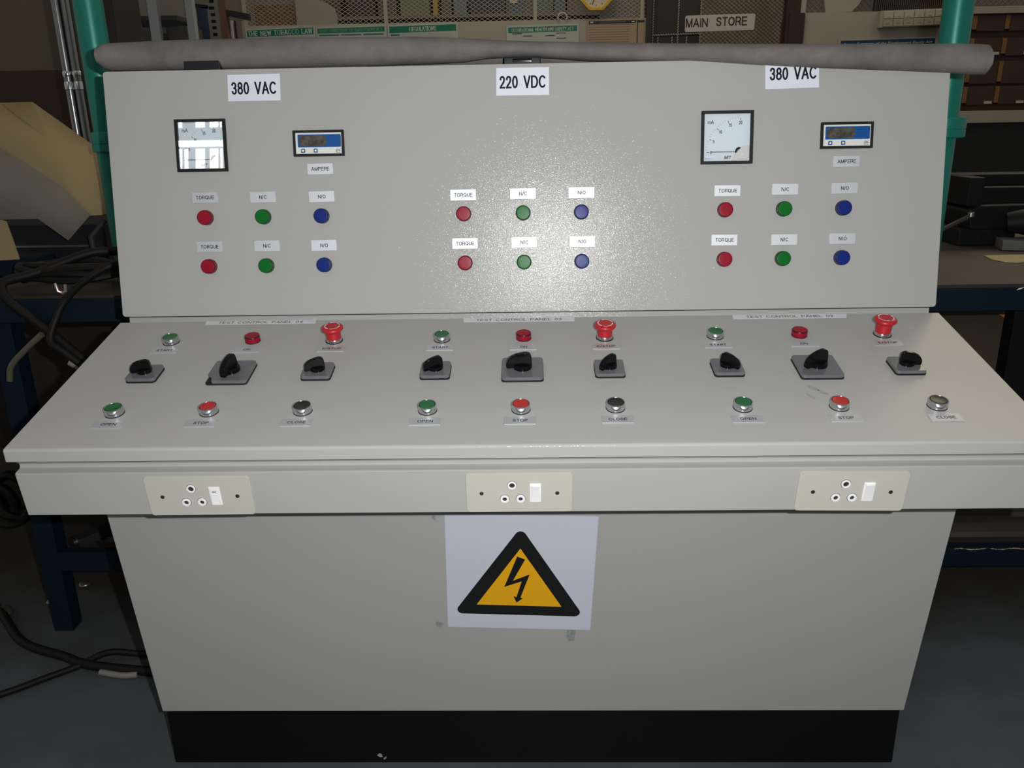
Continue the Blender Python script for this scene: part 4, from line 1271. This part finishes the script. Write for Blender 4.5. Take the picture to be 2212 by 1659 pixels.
# clock
ck = thing('wall_clock', 'yellow framed octagonal clock hanging on the mesh', 'clock', (0.467, 5.97, 2.12))
K = Matrix(((1, 0, 0, 0.467), (0, 0, -1, 5.99), (0, 1, 0, 2.118), (0, 0, 0, 1)))
oct_ = lambda r: [(r * math.cos(math.radians(22.5 + 45 * k)), r * math.sin(math.radians(22.5 + 45 * k))) for k in range(8)]
YCL = mat('clock_yellow', (0.48, 0.28, 0.02), 0.35)
b = MB()
for k in range(8):
    a, c = oct_(0.118)[k], oct_(0.118)[(k + 1) % 8]
    d, e = oct_(0.096)[(k + 1) % 8], oct_(0.096)[k]
    b.prism([a, c, d, e], 0, 0.03, YCL, bevel=0.003, M=K)
wpart(b, 'frame', ck)
b = MB().prism(oct_(0.098), 0.002, 0.014, mat('clock_face', (0.42, 0.38, 0.27), 0.5), M=K)
for k in range(12):
    a = math.radians(30 * k)
    b.box((-0.0015, 0.072, 0.0142), (0.0015, 0.082, 0.0148), INK, M=K @ Matrix.Rotation(a, 4, 'Z'))
wpart(b, 'face', ck)
b = MB().box((-0.003, -0.004, 0.0155), (0.003, 0.05, 0.017), INK, M=K @ Matrix.Rotation(math.radians(70), 4, 'Z'))
b.box((-0.002, -0.004, 0.017), (0.002, 0.075, 0.0185), INK, M=K @ Matrix.Rotation(math.radians(160), 4, 'Z'))
wpart(b, 'hands', ck)

# store contents on a shelf behind the mesh
STSH = mat('store_shelf_grey', (0.11, 0.10, 0.08), 0.7)
sr = thing('store_shelf', 'grey shelf unit inside the store behind the mesh', 'shelf unit', (-0.4, 7.3, 0))
for z in (1.45, 2.105, 2.75):
    wpart(MB().box((-1.62, 7.1, z), (0.62, 7.55, z + 0.022), STSH), 'shelf_board', sr)
for x in (-1.60, -0.50, 0.60):
    wpart(MB().box((x, 7.5, 0), (x + 0.04, 7.54, 2.8), STSH), 'upright', sr)
stock = [(-1.60, -1.47, .22, (0.05, 0.035, 0.03), 'dark carton first on the store shelf beside the pale board'),
         (-1.42, -1.20, .30, (0.016, 0.015, 0.015), 'black bin on the store shelf next to the dark carton'),
         (-1.17, -1.02, .26, (0.055, 0.048, 0.04), 'dull grey carton on the store shelf before the green box'),
         (-0.995, -0.76, .28, (0.10, 0.125, 0.055), 'green box on the store shelf behind the mesh'),
         (-0.735, -0.695, .24, (0.33, 0.19, 0.015), 'narrow yellow can on the store shelf by the green box'),
         (-0.66, -0.585, .26, (0.075, 0.065, 0.055), 'brown grey box on the store shelf by the yellow can'),
         (-0.57, -0.465, .12, (0.09, 0.12, 0.145), 'pale blue small box on the store shelf'),
         (-0.44, -0.16, .25, (0.018, 0.02, 0.025), 'wide black bin in the middle of the store shelf'),
         (-0.14, -0.01, .27, (0.045, 0.075, 0.105), 'blue bin with a white card on the store shelf'),
         (0.065, 0.175, .27, (0.07, 0.095, 0.12), 'light blue canister on the store shelf'),
         (0.225, 0.315, .27, (0.055, 0.09, 0.12), 'blue canister beside the purple one on the store shelf'),
         (0.325, 0.385, .22, (0.11, 0.055, 0.075), 'purple canister on the store shelf under the clock')]
for x0, x1, h, c, lab in stock:
    b = MB().box((x0, 7.14, 2.1275), (x1, 7.46, 2.127 + h), mat('stock_%d' % int((x0 + 3) * 1000), c, 0.6), bevel=0.006)
    if 'white card' in lab:
        b.box((-0.125, 7.135, 2.205), (-0.065, 7.14, 2.25), mat('card_white', (0.45, 0.42, 0.33), 0.6))
    tag(wpart(b, 'stored_bin', None), lab, 'box', 'goods on the store shelf')
# dark boxes on the lower board, seen through the lowest mesh row
for x0, x1 in ((-1.58, -0.9), (-0.85, -0.2), (-0.15, 0.58)):
    b = MB().box((x0, 7.12, 1.474), (x1, 7.45, 2.02), mat('dark_bin', (0.012, 0.011, 0.011), 0.7), bevel=0.006)
    tag(wpart(b, 'dark_crate', None), 'black crate on the lower board of the store shelf, %s' % {-1.58: 'beside the white stile', -0.85: 'in the middle', -0.15: 'toward the clock'}[x0], 'crate', 'crates on the lower store shelf')

# ------------------------------------------------------------------ posters
GREENINK = mat('poster_green', (0.004, 0.125, 0.075), 0.3)
POSTER = mat('poster_paper', (0.33, 0.34, 0.30), 0.35)
YF = Matrix(((1, 0, 0, 0), (0, 0, -1, 5.998), (0, 1, 0, 0), (0, 0, 0, 1)))
PALE = mat('poster_letter_pale', (0.42, 0.48, 0.43), 0.5)
def poster(name, x0, x1, zt0, zt1, band, height, words_, tw, th, label, ink=GREENINK, paper=POSTER, shear=0.0, extra=None, letters=PALE, tx=None, serif=False):
    b = MB().prism([(x0 - .012, zt0 - height), (x1 + .012, zt1 - height), (x1 + .012, zt1 + .012), (x0 - .012, zt0 + .012)], 0.0, 0.003, paper, M=YF)
    b.poly([(x0, zt0 - band, .0036), (x1, zt1 - band, .0036), (x1, zt1, .0036), (x0, zt0, .0036)], ink, YF)
    ang = math.atan2(zt1 - zt0, x1 - x0)
    cx = (x0 + x1) / 2 if tx is None else tx
    if words_:
        b.text(words_, 0, 0, tw, th, 0.0042, letters, YF @ T(cx, (zt0 + zt1) / 2 - band * 0.52, 0, ang), shear=shear, weight=0.15, serif=serif)
    if extra:
        extra(b)
    return tag(wpart(b, name, None), label, 'poster', 'statutory posters on the store wall')
poster('poster', -1.875, -1.425, 1.932, 1.944, 0.040, 0.55, 'THE NEW TOBACCO LAW', 0.435, 0.031, 'poster headed THE NEW TOBACCO LAW on a green band', serif=True)
def ex_basic(b):
    for k in range(3):
        b.poly([(-1.39 + k * .150, 1.890 + k*.0005, .0037), (-1.255 + k * .150, 1.890 + k*.0005, .0037), (-1.255 + k * .150, 1.898 + k*.0005, .0037), (-1.39 + k * .150, 1.898 + k*.0005, .0037)], GREENINK, YF)
poster('poster', -1.397, -0.946, 1.936, 1.942, 0.031, 0.55, 'BASIC CONDITIONS OF EMPLOYMENT ACT', 0.425, 0.020, 'poster headed BASIC CONDITIONS OF EMPLOYMENT ACT on a green band', letters=mat('poster_letter_faded', (0.10, 0.26, 0.18), 0.5), extra=ex_basic)
def ex_reg(b):
    b.rect(-0.905, 1.882, -0.845, 1.891, .0037, GREENINK, YF)
    b.rect(-0.84, 1.871, -0.50, 1.893, .0037, mat('poster_blank', (0.30, 0.32, 0.29), 0.5), YF)
poster('poster', -0.913, -0.465, 1.939, 1.947, 0.040, 0.55, 'REGULATIONS', 0.180, 0.029, 'poster headed REGULATIONS on a green band', extra=ex_reg)
def ex_ohs(b):
    for x, z in ((-.09, 1.877), (-.02, 1.862), (.13, 1.862), (.205, 1.876), (.205, 1.845)):
        b.rect(x, z, x + .065, z + .004, .0037, INK, YF)
poster('poster', -0.117, 0.343, 1.918, 1.924, 0.034, 0.55, 'OCCUPATIONAL HEALTH AND SAFETY ACT', 0.415, 0.022, 'poster headed OCCUPATIONAL HEALTH AND SAFETY ACT on a green band', extra=ex_ohs)
NAVYINK = mat('poster_navy', (0.010, 0.012, 0.020), 0.5)
TANP = mat('poster_tan', (0.27, 0.205, 0.13), 0.6)
def ex_tab(b):
    for k in range(9):
        b.rect(0.423, 1.925 - k * 0.0155, 0.690, 1.9275 - k * 0.0155, .0037, mat('poster_tan_line', (0.17, 0.13, 0.09), 0.6), YF)
    for k in range(22):
        b.rect(0.497 + k * 0.0075, 1.9365 + k * 0.00007, 0.5025 + k * 0.0075, 1.9415 + k * 0.00007, .0042, mat('poster_letter_faint', (0.12, 0.12, 0.12), 0.5), YF)
    for x in (0.44, 0.715):
        b.poly([(x - .010, 1.936, .0045), (x + .010, 1.937, .0045), (x + .010, 1.944, .0045), (x - .010, 1.943, .0045)], PALE, YF)
poster('poster', 0.420, 0.735, 1.947, 1.950, 0.018, 0.55, '', 0.17, 0.007, 'tan chart with thin ruled lines and a narrow black heading beside the dark door', ink=NAVYINK, paper=TANP, extra=ex_tab, letters=mat('poster_letter_faint', (0.12, 0.12, 0.12), 0.5))
b = MB().prism([(0.742, 1.4), (0.792, 1.4), (0.792, 1.951), (0.742, 1.950)], 0.0, 0.003, TANP, M=YF)
b.rect(0.746, 1.934, 0.79, 1.948, .0036, NAVYINK, YF)
tag(wpart(b, 'poster', None), 'narrow tan strip of a chart with a black heading against the door post', 'poster', 'statutory posters on the store wall')

# ------------------------------------------------------------------ store door, dark posts, sign
DARKBR = mat('dark_brown_post', (0.022, 0.013, 0.010), 0.55)
DARKDR = mat('dark_door_board', (0.016, 0.015, 0.014), 0.6)
b = MB().box((0.800, 5.98, 0), (0.835, 6.06, 2.6), DARKBR)
b.box((1.745, 5.98, 0), (1.845, 6.06, 1.968), DARKBR)
b.box((1.723, 5.985, 0), (1.800, 6.06, 2.6), DARKBR)
tag(wpart(b, 'trim_1', None), kind='structure')
sd = thing('store_door', 'dark store door with pale rope edging and a diamond mesh half', 'door', (1.28, 6.02, 0))
wpart(MB().box((0.835, 6.03, 0), (1.170, 6.05, 2.6), DARKDR), 'board', sd)
ROPE = mat('pale_rope', (0.27, 0.25, 0.20), 0.7)
def rope(path):
    b = MB()
    P = [Vector(p) for p in path]
    L = (P[1] - P[0]).length
    n = int(L / 0.016)
    d = (P[1] - P[0]).normalized()
    side = Vector((d.z, 0, -d.x))
    for k in range(n):
        c = P[0] + d * (k + 0.5) * L / n
        a = d * 0.0075 + side * 0.0035
        b.tube([c - a, c, c + a], [0.002, 0.0042, 0.002], ROPE, 6)
    return b
for p in (((0.852, 6.026, 1.2), (0.852, 6.026, 2.3)), ((1.020, 6.026, 1.2), (1.020, 6.026, 2.3)), ((0.852, 6.026, 1.855), (1.165, 6.026, 1.861)),
          ((0.888, 6.026, 1.6), (0.888, 6.026, 1.846)), ((0.982, 6.026, 1.6), (0.982, 6.026, 1.846)), ((1.080, 6.026, 1.6), (1.080, 6.026, 1.846)), ((1.168, 6.026, 1.2), (1.168, 6.026, 2.3))):
    wpart(rope(p), 'rope_edging', sd)
b = MB()
lattice(b, 1.172, 1.735, 1.60, 2.40, 6.03, 0.0315, 0.0252, 0.0030, MESHDARK)
wpart(b, 'mesh', sd, smooth=False)
b = MB().box((1.17, 6.9, 0), (1.95, 6.95, 2.6), mat('store_backing', (0.20, 0.175, 0.14), 0.8, vary=(6, (0.13, 0.105, 0.07), 1.3)))
tag(wpart(b, 'plywood_board', None), 'brownish board standing behind the mesh door half', 'board')
b = MB().lathe([(0, 0), (0.04, 0), (0.04, 1.94), (0.025, 1.965), (0, 1.965)], mat('red_drum', (0.26, 0.035, 0.015), 0.5), 24, M=T(1.82, 6.3))
tag(wpart(b, 'red_cylinder', None), 'tall red cylinder just inside the mesh door beside the dark post', 'cylinder')
b = MB().prism([(-0.225, -0.048), (-0.218, -0.054), (0.225, -0.048), (0.228, 0.044), (0.222, 0.050), (-0.218, 0.046), (-0.226, 0.038)], 0, 0.006, mat('store_sign_plate', (0.40, 0.38, 0.35), 0.5), M=Matrix(((1, 0, 0, 1.268), (0, 0, -1, 5.90), (0, 1, 0, 1.9135), (0, 0, 0, 1))))
MAROON = mat('sign_maroon', (0.055, 0.010, 0.018), 0.5)
SG = Matrix(((1, 0, 0, 1.268), (0, 0, -1, 5.8935), (0, 1, 0, 1.9135), (0, 0, 0, 1)))
b.text('MAIN', -0.149, 0.002, 0.142, 0.052, 0.0005, MAROON, SG @ T(0, 0, 0, math.radians(0.3)))
b.text('STORE', 0.076, 0.006, 0.200, 0.054, 0.0005, MAROON, SG @ T(0, 0, 0, math.radians(0.3)))
b.tube([(1.10, 5.905, 1.93), (1.10, 6.0295, 1.93)], 0.004, STEEL, 8)
b.tube([(1.42, 5.905, 1.93), (1.42, 6.025, 1.93)], 0.004, STEEL, 8)
tag(wpart(b, 'store_sign', None), 'white plate reading MAIN STORE in maroon letters on the store door', 'sign')

# ------------------------------------------------------------------ wall beyond the door
for x0, x1, y, bw, lab in ((1.852, 2.02, 6.03, 0.008, 'grey coarse mesh between the door post and the cream rounded board'), (2.16, 2.295, 6.045, 0.006, 'grey coarse mesh between the cream rounded board and the ribbed vent'),
                        (2.77, 4.4, 6.03, 0.004, 'dark grey mesh above the drawer cabinet')):
    b = MB()
    lattice(b, x0, x1, 1.975, 2.5, y, 0.040, 0.036, bw, mat('mesh_grey_coarse', (0.13, 0.12, 0.10), 0.6))
    tag(wpart(b, 'grey_mesh', None, smooth=False), lab, 'mesh screen', 'grey meshes above the wall')
b = MB().box((1.820, 6.0, 1.972), (1.852, 6.05, 2.5), CREAMWALL)
tag(wpart(b, 'trim_2', None), kind='structure')
b = MB().prism([(1.985, 1.972), (2.155, 1.974), (2.20, 2.02), (2.23, 2.08), (2.24, 2.3), (1.965, 2.3), (1.97, 2.05)], -6.02, -6.005, CREAMWALL, M=Matrix(((1, 0, 0, 0), (0, 0, -1, 0), (0, 1, 0, 0), (0, 0, 0, 1))))
tag(wpart(b, 'cream_board', None), 'cream rounded board fixed on the grey mesh above the bare cream wall', 'board')
b = MB()
LOUV = mat('louvre_dark', (0.045, 0.038, 0.030), 0.6)
for k in range(36):
    x = 2.305 + k * 0.0127
    b.box((x, 6.0, 1.974), (x + 0.007, 6.012, 2.5), LOUV)
b.box((2.30, 6.014, 1.972), (2.76, 6.03, 2.5), RUBBER)
tag(wpart(b, 'louvre_vent', None, smooth=False), 'dark ribbed vent above the switch panel', 'vent')
sp = thing('switch_panel', 'cream box with two rows of small blank switch plates on the wall', 'switch panel', (2.53, 5.95, 1.86))
K = Matrix(((1, 0, 0, 0), (0, 0, -1, 5.998), (0, 1, 0, 0), (0, 0, 0, 1)))
b = MB().prism([(2.330, 1.868), (2.745, 1.876), (2.745, 1.978), (2.330, 1.971)], 0.0, 0.040, CREAMWALL, M=K, bevel=0.002)
wpart(b, 'box', sp)
for r in range(2):
    for k in range(6):
        x = 2.350 + k * 0.0668
        z = 1.923 - r * 0.049 + k * 0.0012
        bb = MB().box((x, z, 0.040), (x + 0.062, z + 0.044, 0.045), mat('switch_plate_pale', (0.36, 0.35, 0.29), 0.5) if r == 0 else mat('switch_plate_tan', (0.27, 0.25, 0.18), 0.5), bevel=0.001, seg=1, M=K)
        bb.rect(x + 0.02, z + (0.006 if r == 0 else 0.014), x + 0.042, z + (0.010 if r == 0 else 0.019), 0.0452, mat('plate_mark', (0.16, 0.15, 0.12), 0.6), K)
        wpart(bb, 'switch_plate', sp)
NAVYP = mat('poster_blue', (0.008, 0.030, 0.075), 0.4)
b = MB().prism([(2.08, 1.25), (2.74, 1.25), (2.74, 1.815), (2.08, 1.808)], 0.0, 0.003, CREAMWALL, M=YF)
b.poly([(2.10, 1.757, .0036), (2.722, 1.763, .0036), (2.722, 1.801, .0036), (2.10, 1.795, .0036)], NAVYP, YF)
b.text('Summary of the Employment Equity Act', 0, 0, 0.50, 0.021, 0.0042, PALE, YF @ T(2.455, 1.7745, 0, 0.009), shear=0.3)
b.lathe([(0.008, 0), (0.008, 0.0005), (0, 0.0005)], PALE, 16, M=YF @ T(2.128, 1.772, 0.0038))
tag(wpart(b, 'poster', None), 'poster headed Summary of the Employment Equity Act on a blue band', 'poster', 'statutory posters on the store wall')

# drawer cabinet on a pale counter
WOODD = mat('red_brown_drawer', (0.050, 0.021, 0.012), 0.55, vary=(12, (0.038, 0.017, 0.010), 1))
STRIPW = mat('ochre_divider', (0.17, 0.085, 0.022), 0.6)
ct = thing('counter', 'pale topped counter with black front under the drawer cabinet', 'counter', (3.5, 5.75, 0))
wpart(MB().box((2.60, 5.60, 1.262), (4.6, 5.99, 1.336), CREAMWALL, bevel=0.003), 'worktop', ct)
wpart(MB().box((2.62, 5.62, 0), (4.6, 5.99, 1.262), mat('counter_black', (0.006, 0.008, 0.008), 0.6)), 'front', ct)
dr = thing('drawer_cabinet', 'red brown cabinet of small drawers with ochre dividers on the pale counter', 'drawer cabinet', (3.4, 5.8, 1.336))
wpart(MB().box((2.756, 5.64, 1.336), (4.5, 5.94, 1.905), WOODD, bevel=0.002), 'carcass', dr)
wpart(MB().box((2.76, 5.60, 1.905), (4.6, 5.94, 1.945), CREAMWALL, bevel=0.002), 'top', dr)
LAB = mat('drawer_label', (0.42, 0.37, 0.31), 0.6)
zb = [(1.372, 1.482), (1.498, 1.630), (1.662, 1.765), (1.805, 1.895)]
for r, (z0, z1) in enumerate(zb):
    for k in range(7):
        x = 2.780 + (k - 0) * 0.200 - 0.185
        if x < 2.76:
            x0 = 2.762
        else:
            x0 = x
        o = wpart(MB().box((x0, 5.615, z0), (x + 0.170, 5.645, z1), WOODD, bevel=0.002), 'drawer', dr)
        if r in (0, 2):
            wpart(MB().box((x + 0.112, 5.609, z0 + 0.006), (x + 0.158, 5.616, z0 + 0.022), LAB), 'label_card', o)
        if z1 - z0 > 0.08:
            wpart(MB().box((x + 0.172, 5.612, z0 + 0.012), (x + 0.198, 5.64, z1), STRIPW), 'divider', dr)
